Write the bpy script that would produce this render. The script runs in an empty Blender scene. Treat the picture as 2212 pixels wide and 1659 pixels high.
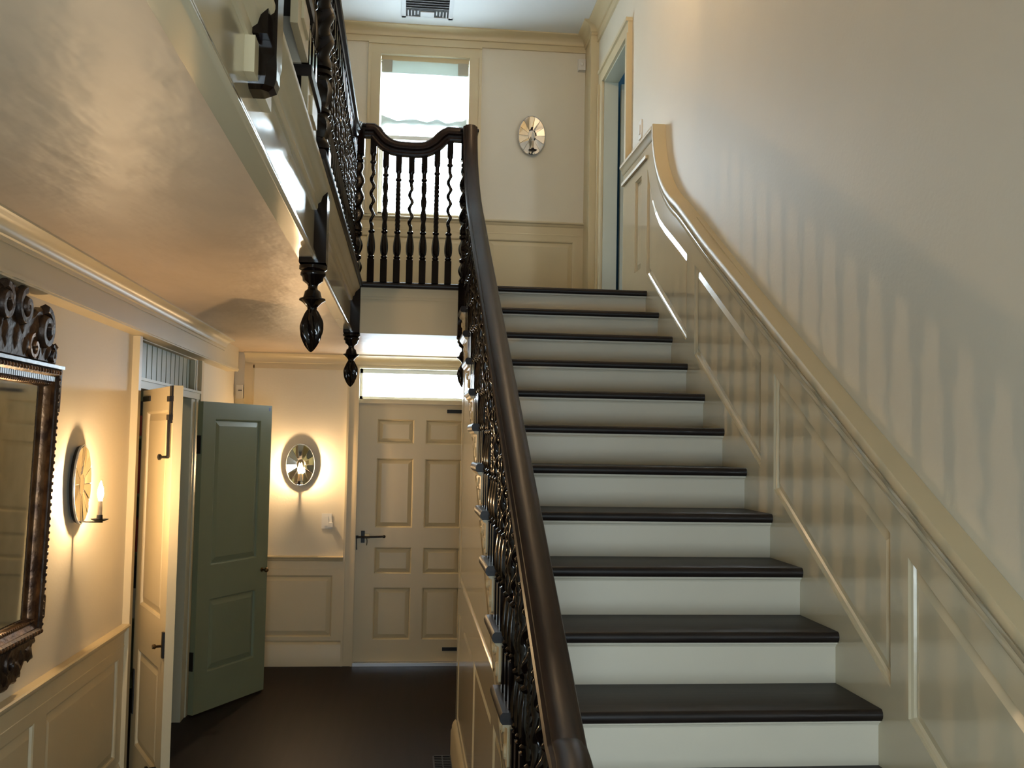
import bpy, math, random
from mathutils import Vector, Matrix
random.seed(7)
pi = math.pi
scene = bpy.context.scene
col = scene.collection

# ------------------------------------------------------------------ camera
YAW, PITCH, ROLL, FPX = 0.101794268, 0.0572366918, 0.0181664415, 2207.06
fw = Vector((math.sin(YAW)*math.cos(PITCH), math.cos(YAW)*math.cos(PITCH), math.sin(PITCH)))
rt = fw.cross(Vector((0, 0, 1))).normalized(); up = rt.cross(fw)
rt, up = rt*math.cos(ROLL)+up*math.sin(ROLL), -rt*math.sin(ROLL)+up*math.cos(ROLL)
cd = bpy.data.cameras.new('camera'); cam = bpy.data.objects.new('camera', cd); col.objects.link(cam)
M3 = Matrix((rt, up, -fw)).transposed().to_4x4(); M3.translation = Vector((0, 0, 1.8))
cam.matrix_world = M3
cd.sensor_fit = 'HORIZONTAL'; cd.sensor_width = 36.0; cd.lens = FPX/2212*36.0; cd.clip_start = 0.02
scene.camera = cam

# ------------------------------------------------------------------ world, daylight, exposure
SKY = 29.0
YR = -1.0                                   # wall behind the camera
w = bpy.data.worlds.new('sky'); scene.world = w; w.use_nodes = True
bg = w.node_tree.nodes['Background']; bg.inputs[0].default_value = (0.76, 0.88, 1.0, 1); bg.inputs[1].default_value = SKY
vs = scene.view_settings
vs.view_transform = 'Standard'; vs.look = 'None'; vs.gamma = 1.0; vs.use_curve_mapping = False
vs.exposure = 0.0
def portal(name, loc, rot, sx, sy):                      # guides sky light through a window opening
    l = bpy.data.lights.new(name, 'AREA'); l.shape = 'RECTANGLE'; l.size = sx; l.size_y = sy
    l.cycles.is_portal = True
    o = bpy.data.objects.new(name, l); o.location = loc; o.rotation_euler = rot; col.objects.link(o)
portal('portal_landing_window', (0.083, 8.56, 4.32), (-pi/2, 0, 0), 0.76, 1.38)
portal('portal_transom', (0.07, 8.50, 2.253), (-pi/2, 0, 0), 0.95, 0.27)
portal('portal_rear_window', (0.1, YR-0.16, 1.1), (pi/2, 0, 0), 1.0, 1.2)
portal('portal_bedroom_window', (3.2, 5.19, 4.0), (pi/2, 0, 0), 0.4, 0.6)
BULB = 1600.0

# ------------------------------------------------------------------ materials
def mat(name, rgb, rough=0.5, metal=0.0, noise=0.0, nscale=6.0, bump=0.0, bscale=30.0, stretch=(1, 1, 1),
        coat=0.0, rgb2=None, detail=3.0, spec=0.5, rvar=0.0):
    m = bpy.data.materials.new(name); m.use_nodes = True
    nt = m.node_tree; b = nt.nodes['Principled BSDF']
    b.inputs['Base Color'].default_value = (*rgb, 1); b.inputs['Roughness'].default_value = rough
    b.inputs['Metallic'].default_value = metal; b.inputs['Coat Weight'].default_value = coat
    b.inputs['Coat Roughness'].default_value = 0.08; b.inputs['Specular IOR Level'].default_value = spec
    tc = nt.nodes.new('ShaderNodeTexCoord'); mp = nt.nodes.new('ShaderNodeMapping')
    mp.inputs['Scale'].default_value = stretch; nt.links.new(tc.outputs['Object'], mp.inputs[0])
    if noise > 0 or rgb2:
        n = nt.nodes.new('ShaderNodeTexNoise'); n.inputs['Scale'].default_value = nscale; n.inputs['Detail'].default_value = detail
        nt.links.new(mp.outputs[0], n.inputs['Vector'])
        r = nt.nodes.new('ShaderNodeValToRGB'); nt.links.new(n.outputs['Fac'], r.inputs[0])
        c2 = rgb2 or tuple(c*(1-noise) for c in rgb)
        r.color_ramp.elements[0].position = 0.35; r.color_ramp.elements[1].position = 0.65
        r.color_ramp.elements[0].color = (*c2, 1); r.color_ramp.elements[1].color = (*rgb, 1)
        nt.links.new(r.outputs[0], b.inputs['Base Color'])
        if rvar:
            mr = nt.nodes.new('ShaderNodeMapRange'); mr.inputs[3].default_value = rough-rvar; mr.inputs[4].default_value = rough+rvar
            nt.links.new(n.outputs['Fac'], mr.inputs[0]); nt.links.new(mr.outputs[0], b.inputs['Roughness'])
    if bump > 0:
        n2 = nt.nodes.new('ShaderNodeTexNoise'); n2.inputs['Scale'].default_value = bscale; n2.inputs['Detail'].default_value = 4
        nt.links.new(mp.outputs[0], n2.inputs['Vector'])
        bp = nt.nodes.new('ShaderNodeBump'); bp.inputs['Strength'].default_value = 1.0; bp.inputs['Distance'].default_value = bump
        nt.links.new(n2.outputs['Fac'], bp.inputs['Height']); nt.links.new(bp.outputs[0], b.inputs['Normal'])
    return m
M = {}
M['wall'] = mat('wall_paint', (0.71, 0.655, 0.53), 0.55, noise=0.03, nscale=2, bump=0.0006, bscale=60)
M['cream'] = mat('cream_gloss_paint', (0.63, 0.53, 0.335), 0.38, noise=0.04, nscale=3, bump=0.0008, bscale=9)
M['creamhi'] = mat('cream_high_gloss_paint', (0.63, 0.545, 0.37), 0.14, noise=0.04, nscale=3, bump=0.0012, bscale=7, stretch=(1, 0.4, 1), coat=0.4)
M['riser'] = mat('riser_paint', (0.68, 0.62, 0.49), 0.38, noise=0.03, nscale=4)
M['plaster'] = mat('glossy_plaster', (0.66, 0.53, 0.385), 0.42, noise=0.14, nscale=2.0, bump=0.016, bscale=2.8, stretch=(1.4, 0.7, 1), detail=5, spec=0.16)
M['upceil'] = mat('ceiling_paint', (0.72, 0.74, 0.75), 0.6, noise=0.02, nscale=2)
M['wood'] = mat('dark_polished_wood', (0.008, 0.0038, 0.0026), 0.13, rgb2=(0.004, 0.002, 0.0015), nscale=5, stretch=(9, 9, 1), coat=0.0, detail=6, spec=0.36)
M['railwood'] = mat('dark_rail_wood', (0.020, 0.009, 0.006), 0.36, rgb2=(0.009, 0.0045, 0.003), nscale=6, stretch=(14, 1.2, 3), coat=0.0, detail=8, spec=0.28)
M['tread'] = mat('tread_wood', (0.022, 0.015, 0.012), 0.42, rgb2=(0.009, 0.006, 0.005), nscale=5, stretch=(1.0, 12, 12), coat=0.0, detail=6, spec=0.32)
M['sage'] = mat('sage_paint', (0.222, 0.258, 0.165), 0.34, noise=0.05, nscale=3, bump=0.0006, bscale=14)
M['sagelight'] = mat('light_sage_paint', (0.34, 0.37, 0.27), 0.40, noise=0.04, nscale=3)
M['pale'] = mat('pale_sage_paint', (0.58, 0.58, 0.45), 0.40, noise=0.03, nscale=3)
M['blue'] = mat('blue_wall_paint', (0.10, 0.24, 0.33), 0.6, noise=0.04, nscale=3)
M['iron'] = mat('black_iron', (0.012, 0.010, 0.009), 0.45, metal=0.3, noise=0.3, nscale=30)
M['gilt'] = mat('aged_gilding', (0.22, 0.115, 0.055), 0.34, metal=0.75, rgb2=(0.06, 0.030, 0.018), nscale=18, bump=0.003, bscale=45)
M['giltdark'] = mat('dark_carved_gilding', (0.075, 0.042, 0.024), 0.42, metal=0.35, rgb2=(0.022, 0.012, 0.008), nscale=14, bump=0.004, bscale=40)
M['silver'] = mat('silvered_flutes', (0.42, 0.44, 0.46), 0.35, metal=0.6, noise=0.3, nscale=30)
M['mirror'] = mat('mirror_glass', (0.72, 0.74, 0.70), 0.05, metal=1.0, noise=0.12, nscale=10)
M['facet'] = mat('mirror_facet_glass', (0.80, 0.78, 0.72), 0.04, metal=1.0, noise=0.08, nscale=14)
M['plastic'] = mat('white_plastic', (0.72, 0.70, 0.65), 0.35)
M['candle'] = mat('candle_sleeve', (0.55, 0.42, 0.27), 0.5, noise=0.2, nscale=40)
M['brass'] = mat('dark_brass', (0.18, 0.11, 0.05), 0.3, metal=0.9)
M['ventmetal'] = mat('white_vent_metal', (0.62, 0.64, 0.66), 0.4)
M['ventdark'] = mat('vent_dark_inside', (0.02, 0.02, 0.022), 0.7)
M['threshold'] = mat('pale_threshold_metal', (0.72, 0.74, 0.78), 0.25, metal=0.6)
M['red'] = mat('red_card', (0.36, 0.045, 0.035), 0.5, noise=0.25, nscale=20)
M['blackcard'] = mat('black_card', (0.015, 0.015, 0.018), 0.5)
M['whitecard'] = mat('white_card', (0.65, 0.63, 0.58), 0.5)
M['sticker'] = mat('blue_sticker', (0.08, 0.12, 0.45), 0.5)
M['floor'] = None

def floor_mat():
    m = bpy.data.materials.new('dark_floor_boards'); m.use_nodes = True; nt = m.node_tree; b = nt.nodes['Principled BSDF']
    tc = nt.nodes.new('ShaderNodeTexCoord'); mp = nt.nodes.new('ShaderNodeMapping'); mp.inputs['Scale'].default_value = (8, 0.35, 1)
    mp.inputs['Rotation'].default_value = (0, 0, 0)
    nt.links.new(tc.outputs['Object'], mp.inputs[0])
    br = nt.nodes.new('ShaderNodeTexNoise'); br.inputs['Scale'].default_value = 3; br.inputs['Detail'].default_value = 6
    nt.links.new(mp.outputs[0], br.inputs['Vector'])
    r = nt.nodes.new('ShaderNodeValToRGB'); nt.links.new(br.outputs['Fac'], r.inputs[0])
    r.color_ramp.elements[0].position = 0.3; r.color_ramp.elements[1].position = 0.7
    r.color_ramp.elements[0].color = (0.008, 0.0045, 0.004, 1); r.color_ramp.elements[1].color = (0.014, 0.008, 0.007, 1)
    nt.links.new(r.outputs[0], b.inputs['Base Color']); b.inputs['Roughness'].default_value = 0.5; b.inputs['Specular IOR Level'].default_value = 0.12
    return m
M['floor'] = floor_mat()
def glass_mat():
    m = bpy.data.materials.new('window_glass'); m.use_nodes = True; nt = m.node_tree; nt.nodes.clear()
    o = nt.nodes.new('ShaderNodeOutputMaterial'); mx = nt.nodes.new('ShaderNodeMixShader'); t = nt.nodes.new('ShaderNodeBsdfTransparent')
    t.inputs[0].default_value = (0.94, 0.97, 0.97, 1)
    g = nt.nodes.new('ShaderNodeBsdfGlossy'); g.inputs['Roughness'].default_value = 0.02
    mx.inputs[0].default_value = 0.06
    nt.links.new(t.outputs[0], mx.inputs[1]); nt.links.new(g.outputs[0], mx.inputs[2]); nt.links.new(mx.outputs[0], o.inputs[0]); return m
M['glass'] = glass_mat()
def sheer_mat(name, rgb, open_, trans=0.5):
    m = bpy.data.materials.new(name); m.use_nodes = True; nt = m.node_tree; nt.nodes.clear()
    o = nt.nodes.new('ShaderNodeOutputMaterial'); a = nt.nodes.new('ShaderNodeMixShader'); b = nt.nodes.new('ShaderNodeMixShader')
    d = nt.nodes.new('ShaderNodeBsdfDiffuse'); tl = nt.nodes.new('ShaderNodeBsdfTranslucent'); tp = nt.nodes.new('ShaderNodeBsdfTransparent')
    d.inputs[0].default_value = (*rgb, 1); tl.inputs[0].default_value = (*rgb, 1); tp.inputs[0].default_value = (1, 1, 1, 1)
    a.inputs[0].default_value = trans; b.inputs[0].default_value = open_
    nt.links.new(d.outputs[0], a.inputs[1]); nt.links.new(tl.outputs[0], a.inputs[2])
    nt.links.new(a.outputs[0], b.inputs[1]); nt.links.new(tp.outputs[0], b.inputs[2]); nt.links.new(b.outputs[0], o.inputs[0]); return m
M['sheer'] = sheer_mat('sheer_linen', (0.62, 0.64, 0.62), 0.35)
M['lining'] = sheer_mat('shade_header_linen', (0.52, 0.55, 0.51), 0.018)
M['headend'] = sheer_mat('shade_header_lining', (0.50, 0.48, 0.40), 0.0, 0.10)
M['hem'] = sheer_mat('shade_hem_linen', (0.56, 0.60, 0.58), 0.0, 0.24)
def emit(name, rgb, s):
    m = bpy.data.materials.new(name); m.use_nodes = True; nt = m.node_tree; nt.nodes.clear()
    o = nt.nodes.new('ShaderNodeOutputMaterial'); e = nt.nodes.new('ShaderNodeEmission'); e.inputs[0].default_value = (*rgb, 1); e.inputs[1].default_value = s
    nt.links.new(e.outputs[0], o.inputs[0]); return m
WARM = (1.0, 0.67, 0.36)
M['bulb'] = emit('lit_bulb', WARM, BULB)
M['bulbbright'] = emit('pendant_bulb', WARM, BULB*1.6)
M['bulbfill'] = emit('closet_fill_bulb', (1.0, 0.80, 0.58), 130.0)  # weak emission for the bulb added inside the closet
M['bulboff'] = mat('unlit_bulb_glass', (0.55, 0.52, 0.45), 0.1)

# ------------------------------------------------------------------ mesh helpers
class MB:
    def __init__(s): s.v = []; s.f = []
    def add(s, vs_, fs): n = len(s.v); s.v += [tuple(v) for v in vs_]; s.f += [tuple(i+n for i in f) for f in fs]; return s
    def box(s, x0, x1, y0, y1, z0, z1):
        return s.add([(x0,y0,z0),(x1,y0,z0),(x1,y1,z0),(x0,y1,z0),(x0,y0,z1),(x1,y0,z1),(x1,y1,z1),(x0,y1,z1)],
                     [(3,2,1,0),(4,5,6,7),(0,1,5,4),(1,2,6,5),(2,3,7,6),(3,0,4,7)])
    def slab(s, poly, P, d0, d1):                       # polygon extruded between depths d0 and d1; P(u,v,d) -> xyz
        n = len(poly)
        return s.add([P(u,v,d0) for u,v in poly]+[P(u,v,d1) for u,v in poly],
                     [tuple(range(n-1,-1,-1)), tuple(range(n,2*n))]+[(i,(i+1)%n,n+(i+1)%n,n+i) for i in range(n)])
    def rings(s, rings, close=True, cap=True):
        n = len(rings[0]); vs_ = [p for r in rings for p in r]; fs = []
        for k in range(len(rings)-1):
            for i in range(n if close else n-1):
                j = (i+1) % n; fs.append((k*n+i, k*n+j, (k+1)*n+j, (k+1)*n+i))
        if cap: fs += [tuple(range(n-1,-1,-1)), tuple((len(rings)-1)*n+i for i in range(n))]
        return s.add(vs_, fs)
    def sweep(s, path, prof, upv=(0,0,1), frames=None):   # profile (side, normal) along a path
        pts = [Vector(p) for p in path]; R = []
        for i, p in enumerate(pts):
            t = (pts[min(i+1,len(pts)-1)]-pts[max(i-1,0)]).normalized()
            sd = t.cross(Vector(upv)).normalized(); nm = sd.cross(t)
            R.append([tuple(p+sd*a+nm*b) for a, b in prof])
        return s.rings(R)
    def build(s, name, m, parent=None, smooth=None, loc=None):
        me = bpy.data.meshes.new(name); me.from_pydata(s.v, [], s.f); me.validate(); fixn(me)
        me.materials.append(m)
        if smooth:
            me.polygons.foreach_set('use_smooth', [True]*len(me.polygons)); me.set_sharp_from_angle(angle=math.radians(smooth))
        return link(name, me, parent, loc)
import bmesh
def fixn(me):
    b = bmesh.new(); b.from_mesh(me); bmesh.ops.recalc_face_normals(b, faces=b.faces); b.to_mesh(me); b.free()
def link(name, me, parent=None, loc=None):
    o = bpy.data.objects.new(name, me); col.objects.link(o)
    if parent: o.parent = parent
    if loc: o.location = loc
    return o
def tag(o, label=None, cat=None, group=None, kind=None):
    if label: o['label'] = label
    if cat: o['category'] = cat
    if group: o['group'] = group
    if kind: o['kind'] = kind
    return o
def empty(name, loc=(0,0,0), rz=0):
    o = bpy.data.objects.new(name, None); o.location = loc; o.rotation_euler = (0,0,rz); o.empty_display_size = 0.05
    col.objects.link(o); return o
def struct(name, mb, m, label, parent=None, smooth=None):
    o = mb.build(name, m, parent, smooth); return tag(o, label, None, None, 'structure')
def PX(X, sg=-1): return lambda u, v, d: (X+sg*d, u, v)        # plane x=X, u=y, v=z, depth outward
def PY(Y, sg=-1): return lambda u, v, d: (u, Y+sg*d, v)
def inset(poly, b):
    n = len(poly); A = sum(poly[i][0]*poly[(i+1)%n][1]-poly[(i+1)%n][0]*poly[i][1] for i in range(n)); sg = 1 if A > 0 else -1
    out = []
    for i in range(n):
        p0, p1, p2 = Vector(poly[i-1]), Vector(poly[i]), Vector(poly[(i+1)%n])
        e1 = (p1-p0).normalized(); e2 = (p2-p1).normalized()
        n1 = Vector((-e1.y, e1.x))*sg; n2 = Vector((-e2.y, e2.x))*sg
        bs = n1+n2; k = b/max(0.25, (1+n1.dot(n2)))
        out.append(tuple(p1+bs*k))
    return out
def raised(poly, P, m, parent, bev=0.035, d_edge=0.0, d_field=0.010, name='panel'):
    """raised panel: a small sticking mould, a sunk edge, a bevel, a flat field"""
    r0 = poly; r1 = inset(poly, 0.008); r2 = inset(poly, 0.012); r3 = inset(poly, 0.012+bev)
    mb = MB(); n = len(poly)
    R = [[P(u,v,0.014) for u,v in r0], [P(u,v,0.010) for u,v in r1], [P(u,v,d_edge) for u,v in r2], [P(u,v,d_field) for u,v in r3]]
    mb.rings(R, cap=False); mb.f.append(tuple(3*n+i for i in range(n)))
    return mb.build(name, m, parent)
def arc(cx, cy, r, a0, a1, n): return [(cx+r*math.cos(a0+(a1-a0)*i/n), cy+r*math.sin(a0+(a1-a0)*i/n)) for i in range(n+1)]
def mould(path, prof, name, m, parent, upv=(0,0,1)):
    return MB().sweep(path, prof, upv).build(name, m, parent, 40)
def smoothcurve(pts, n=6):
    out = []
    P = [Vector(p) for p in pts]
    for i in range(len(P)-1):
        p0, p1, p2, p3 = P[max(i-1,0)], P[i], P[i+1], P[min(i+2,len(P)-1)]
        for k in range(n):
            t = k/n
            out.append(tuple(0.5*((2*p1)+(p2-p0)*t+(2*p0-5*p1+4*p2-p3)*t*t+(3*p1-p0-3*p2+p3)*t**3)))
    out.append(tuple(P[-1])); return out

# ------------------------------------------------------------------ dimensions
R_, G = 0.171, 0.3085
YN, ZL = 6.044, 2.736                       # landing nosing
def nz(y): return ZL+(y-YN)*R_/G            # nosing line
YB, XL, XR, XW = 8.35, -1.38, 1.48, 1.43    # back wall, left wall, right plaster wall, wainscot face
ZC, ZU = 2.485, 5.215                       # hall ceiling, upper ceiling
XS = 0.32                                   # outer face of stair side wall

# ================================================================== STRUCTURE
struct('floor', MB().box(XL-1.3, XR+0.1, YR-0.2, YB+0.1, -0.05, 0), M['floor'], 'dark stained wooden hall floor running to the front door')
# back wall with door, transom and window openings
mb = MB()
T0, T1 = YB, YB+0.15
for (x0,x1,z0,z1) in [(XL-0.15,-0.39,0,2.60), (0.54,XR+0.15,0,2.60), (-0.39,0.54,2.38,2.60),
                      (XL-0.15,-0.285,2.60,ZU+0.1), (0.45,XR+0.15,2.60,ZU+0.1), (-0.285,0.45,2.60,3.645), (-0.285,0.45,4.99,ZU+0.1)]:
    mb.box(x0,x1,T0,T1,z0,z1)
struct('wall_back', mb, M['wall'], 'off-white plaster end wall with the front door and the landing window')
# left wall, lower, with closet opening
mb = MB()
CY0, CY1, CZ = 5.37, 6.87, 2.30
for (y0,y1,z0,z1) in [(YR,CY0,0,ZC+0.2),(CY1,YB,0,ZC+0.2),(CY0,CY1,CZ,ZC+0.2)]: mb.box(XL-0.10,XL,y0,y1,z0,z1)
mb.box(XL-0.10,XL,YR,YB,ZC+0.2,ZU+0.1)
struct('wall_left', mb, M['wall'], 'off-white plaster wall of the lower hall behind the gilt mirror')
# right wall with upper doorway
DY0, DY1, DZ = 6.86, 7.72, 4.63
mb = MB()
for (y0,y1,z0,z1) in [(YR,DY0,0,ZU+0.1),(DY1,YB,0,ZU+0.1),(DY0,DY1,0,ZL),(DY0,DY1,DZ,ZU+0.1)]: mb.box(XR,XR+0.098,y0,y1,z0,z1)
struct('wall_right', mb, M['wall'], 'tall warm white plaster wall beside the stairs')
# rear wall behind the camera with a window
mb = MB()
for (x0,x1,z0,z1) in [(XL,-0.4,0,ZU),(0.6,XR,0,ZU),(-0.4,0.6,0,0.5),(-0.4,0.6,1.7,ZU)]: mb.box(x0,x1,YR-0.15,YR,z0,z1)
struct('wall_rear', mb, M['wall'], 'plaster wall behind the viewer with a tall window')
struct('ceiling', MB().box(XL-0.1,XR+0.1,YR-0.15,YB+0.1,ZU,ZU+0.1), M['upceil'], 'pale blue-white ceiling over the stairwell')
struct('ceiling_hall', MB().box(XL,-0.40,YR,6.12,ZC,ZC+0.06).box(XL,XR,6.12,YB,ZC,ZC+0.06), M['plaster'], 'uneven glossy plaster ceiling of the lower hall')
struct('floor_landing', MB().box(XL,XR,6.10,YB,ZL-0.16,ZL).box(XL,-0.40,YR,6.10,ZL-0.16,ZL), M['tread'], 'dark boards of the upper landing and gallery')
# window outside rear
wf = MB()
for x in (-0.4, 0.57): wf.box(x, x+0.03, YR-0.12, YR-0.06, 0.5, 1.7)
for z in (0.5, 1.67): wf.box(-0.4, 0.6, YR-0.12, YR-0.06, z, z+0.03)
wo = struct('window_3', wf, M['cream'], 'tall painted window behind the viewer')
MB().box(-0.4,0.6,YR-0.095,YR-0.09,0.5,1.7).build('pane', M['glass'], wo)

# closet behind the left wall
mb = MB()
mb.box(-2.45,-2.40,5.1,7.75,0,2.6).box(-2.45,XL-0.1,5.05,5.10,0,2.6).box(-2.45,XL-0.1,7.70,7.75,0,2.6).box(-2.45,XL-0.1,5.1,7.7,2.55,2.6)
struct('wall_closet', mb, M['sage'], 'sage painted inside of the hall closet')

# ---------------- hall crown, beam
tb = empty('trim_1'); tag(tb, 'cream boxed beam with crown moulding along the left hall wall', kind='structure')
MB().box(XL,-1.295,YR,7.98,2.305,ZC).box(XL,-1.288,YR,7.98,2.312,2.326).build('beam', M['cream'], tb)
def crown_prof(h, p): # (out from wall, down)
    return [(0,0),(p,0),(p,-0.10*h),(0.86*p,-0.16*h)]+[(0.86*p-0.62*p*math.sin(a*pi/2/5), -0.16*h-0.52*h*(1-math.cos(a*pi/2/5))) for a in range(1,6)]+[(0.24*p,-0.76*h),(0.12*p,-0.80*h),(0.12*p,-h),(0,-h)]
cp = crown_prof(0.075, 0.075)
mb = MB(); mb.rings([[(-1.295+a, y, ZC+b) for a,b in cp] for y in (YR, 7.35)]); mb.build('crown', M['cream'], tb, 40)
cp = crown_prof(0.10, 0.085)
t2 = empty('trim_2'); tag(t2, 'cream crown moulding above the front door wall', kind='structure')
mb = MB(); mb.rings([[(x, YB-a, ZC+b) for a,b in cp] for x in (-1.30, XR)]); mb.build('crown', M['cream'], t2, 40)
MB().box(-1.30,-1.235,YB-0.02,YB,0.0,ZC-0.1).box(-1.235,-1.225,YB-0.012,YB,0.87,ZC-0.1).build('corner_board', M['cream'], t2)
MB().box(-1.235,-0.48,YB-0.012,YB,ZC-0.125,ZC-0.10).build('frieze', M['cream'], t2)
# upper crown
t3 = empty('trim_3'); tag(t3, 'cream crown moulding around the stairwell ceiling', kind='structure')
cp = crown_prof(0.10, 0.10)
mb = MB(); mb.rings([[(x, YB-a, ZU+b) for a,b in cp] for x in (XL, XR)]); mb.build('crown', M['cream'], t3, 40)
mb = MB(); mb.rings([[(XR-a, y, ZU+b) for a,b in cp] for y in (YR, YB)]); mb.build('crown', M['cream'], t3, 40)
mb = MB(); mb.rings([[(XL+a, y, ZU+b) for a,b in cp] for y in (YR, YB)]); mb.build('crown', M['cream'], t3, 40)
MB().box(XL,XR,YB-0.016,YB,5.085,5.12).build('frieze', M['cream'], t3)
MB().box(XR-0.016,XR,YR,YB,5.06,5.12).build('frieze', M['cream'], t3)
# corner post by upper doorway
pb = empty('trim_4'); tag(pb, 'cream boxed corner post reaching up to the landing crown', kind='structure')
MB().box(1.425,XR,8.02,YB,ZL,5.12).build('post', M['cream'], pb)
MB().box(1.415,1.425,8.02,8.10,ZL,5.12).build('bead', M['cream'], pb)
mb = MB(); cp2 = crown_prof(0.10,0.08)
mb.rings([[(1.425-a, 8.02-a, ZU+b) for a,b in cp2],[(XR, 8.02-a, ZU+b) for a,b in cp2]])
mb.rings([[(1.425-a, 8.02-a, ZU+b) for a,b in cp2],[(1.425-a, YB, ZU+b) for a,b in cp2]])
mb.build('crown', M['cream'], pb, 40)

# ---------------- back wall trim, lower left wainscot
def rail_prof_mould(x0, x1, Y, z, name, parent, sc=1.0):   # chair rail on a wall facing -y
    pr = [(0,0),(0.036,0),(0.042,-0.006),(0.040,-0.014),(0.026,-0.022),(0.022,-0.034),(0.012,-0.044),(0.012,-0.10),(0.016,-0.104),(0.016,-0.112),(0,-0.112)]
    MB().rings([[(x, Y-a*sc, z+b*sc) for a,b in pr] for x in (x0,x1)]).build(name, M['cream'], parent, 40)
ws = empty('trim_5'); tag(ws, 'cream panelled wainscot between the green closet door and front door', kind='structure')
def frame_panels(x0,x1,z0,z1, openings, P, m, parent, th=0.014):
    """frame of stiles and rails around rectangular openings laid in one row"""
    mb = MB(); xs = [x0]
    ops = sorted(openings)
    mb.slab([(x0,z0),(x1,z0),(x1,ops[0][2]),(x0,ops[0][2])], P, 0, th)
    mb.slab([(x0,ops[0][3]),(x1,ops[0][3]),(x1,z1),(x0,z1)], P, 0, th)
    xx = x0
    for (a,b,c,d) in ops:
        mb.slab([(xx,c),(a,c),(a,d),(xx,d)], P, 0, th); xx = b
    mb.slab([(xx,ops[0][2]),(x1,ops[0][2]),(x1,ops[0][3]),(xx,ops[0][3])], P, 0, th)
    mb.build('frame', m, parent)
    for (a,b,c,d) in ops:
        raised([(a,c),(b,c),(b,d),(a,d)], P, m, parent)
frame_panels(-1.30,-0.48,0.20,0.83, [(-1.20,-0.56,0.23,0.715)], PY(YB), M['cream'], ws)
rail_prof_mould(-1.30,-0.48,YB,0.868,'chair_rail',ws)
bb = MB(); bpf = [(0,0),(0.026,0),(0.026,0.135),(0.020,0.150),(0.020,0.165),(0.012,0.185),(0,0.20)]
bb.rings([[(x,YB-a,b) for a,b in bpf] for x in (-1.38,-0.48)]); struct('baseboard_back', bb, M['cream'], 'cream baseboard under the wainscot beside the front door', smooth=40)
# landing wainscot (upper)
wu = empty('trim_6'); tag(wu, 'cream panelled wainscot under the window and sconce on the landing', kind='structure')
frame_panels(XL,1.425,ZL,3.60, [(-1.2,-0.35,3.02,3.475),(-0.25,0.55,3.02,3.475),(0.63,1.345,3.02,3.475)], PY(YB), M['cream'], wu)
rail_prof_mould(XL,1.425,YB,3.635,'chair_rail',wu)

# ---------------- front door
dr = empty('door_1', (-0.38, YB+0.02, 0)); tag(dr, 'cream eight-panel front door with black iron latch under a transom', kind='structure')
DW, DH0, DH1 = 0.91, 0.03, 2.093
rowsz = [(0.204,0.618),(0.728,0.938),(1.097,1.6535),(1.773,1.971)]
colsx = [(0.145,0.442),(0.535,0.832)]
mb = MB(); P = PY(0.0)
zs = DH0
for (a,b) in rowsz+[(DH1,None)]:
    mb.slab([(0,zs),(DW,zs),(DW,a),(0,a)], P, -0.03, 0.014)
    if b is None: break
    for (u0,u1) in [(0,colsx[0][0]),(colsx[0][1],colsx[1][0]),(colsx[1][1],DW)]: mb.slab([(u0,a),(u1,a),(u1,b),(u0,b)], P, -0.03, 0.014)
    zs = b
mb.box(0,DW,0.028,0.032,DH0,DH1)
mb.build('slab', M['cream'], dr)
for (a,b) in rowsz:
    for (u0,u1) in colsx: raised([(u0,a),(u1,a),(u1,b),(u0,b)], P, M['cream'], dr, bev=0.03)
# latch
MB().box(-0.012,0.0,-0.012,0.032,0.0,2.105).box(DW,DW+0.012,-0.012,0.032,0.0,2.105).box(-0.012,DW+0.012,-0.010,0.032,DH1+0.001,2.11).box(-0.012,DW+0.012,0.0,0.032,0.02,DH0-0.001).build('door_stop', M['cream'], dr)
la = empty('latch'); la.parent = dr; la.location = (0.03, -0.014, 1.02)
tag(la, 'black iron lift latch with long bar handle')
MB().box(0.005,0.035,-0.012,0,-0.045,0.05).build('plate', M['iron'], la)
MB().sweep([(-0.03,-0.022,0.0),(0.05,-0.024,0.0),(0.12,-0.024,0.003),(0.19,-0.022,0.006)], [(0.009*math.cos(a*pi/4),0.008*math.sin(a*pi/4)) for a in range(8)]).build('bar', M['iron'], la, 50)
mb = MB()
mb.rings([[(0.19+0.012*math.cos(t)*0+0.013*math.sin(k*pi/6)*math.cos(q*pi/4)*0+ (-0.013*math.cos(k*pi/6)), -0.022+0.013*math.sin(k*pi/6)*math.cos(q*pi/4), 0.006+0.013*math.sin(k*pi/6)*math.sin(q*pi/4)) for q in range(8)] for k in range(1,6) for t in (0,)])
mb.build('knob', M['iron'], la, 60)
MB().box(0.035,0.075,-0.016,0,-0.012,0.028).build('keeper', M['brass'], la)
MB().box(-0.035,-0.015,-0.020,0,-0.01,0.012).build('catch', M['iron'], la)
MB().sweep(smoothcurve([(-0.03,-0.02,-0.005),(-0.028,-0.022,-0.05),(-0.026,-0.022,-0.10)],3), [(0.004*math.cos(a*pi/3),0.004*math.sin(a*pi/3)) for a in range(6)], upv=(1,0,0)).build('drop_pin', M['iron'], la, 60)
MB().sweep(smoothcurve([(0.05,-0.02,-0.005),(0.055,-0.022,-0.03),(0.052,-0.02,-0.065)],3), [(0.003*math.cos(a*pi/3),0.003*math.sin(a*pi/3)) for a in range(6)], upv=(1,0,0)).build('thumb_lever', M['iron'], la, 60)
MB().sweep(smoothcurve([(-0.04,-0.012,-0.01),(-0.06,-0.012,-0.022),(-0.085,-0.012,-0.01),(-0.10,-0.012,0.03),(-0.10,-0.012,0.06)],4), [(0.0035*math.cos(a*pi/3),0.0035*math.sin(a*pi/3)) for a in range(6)], upv=(0,1,0)).build('staple_hook', M['iron'], la, 60)
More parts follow.
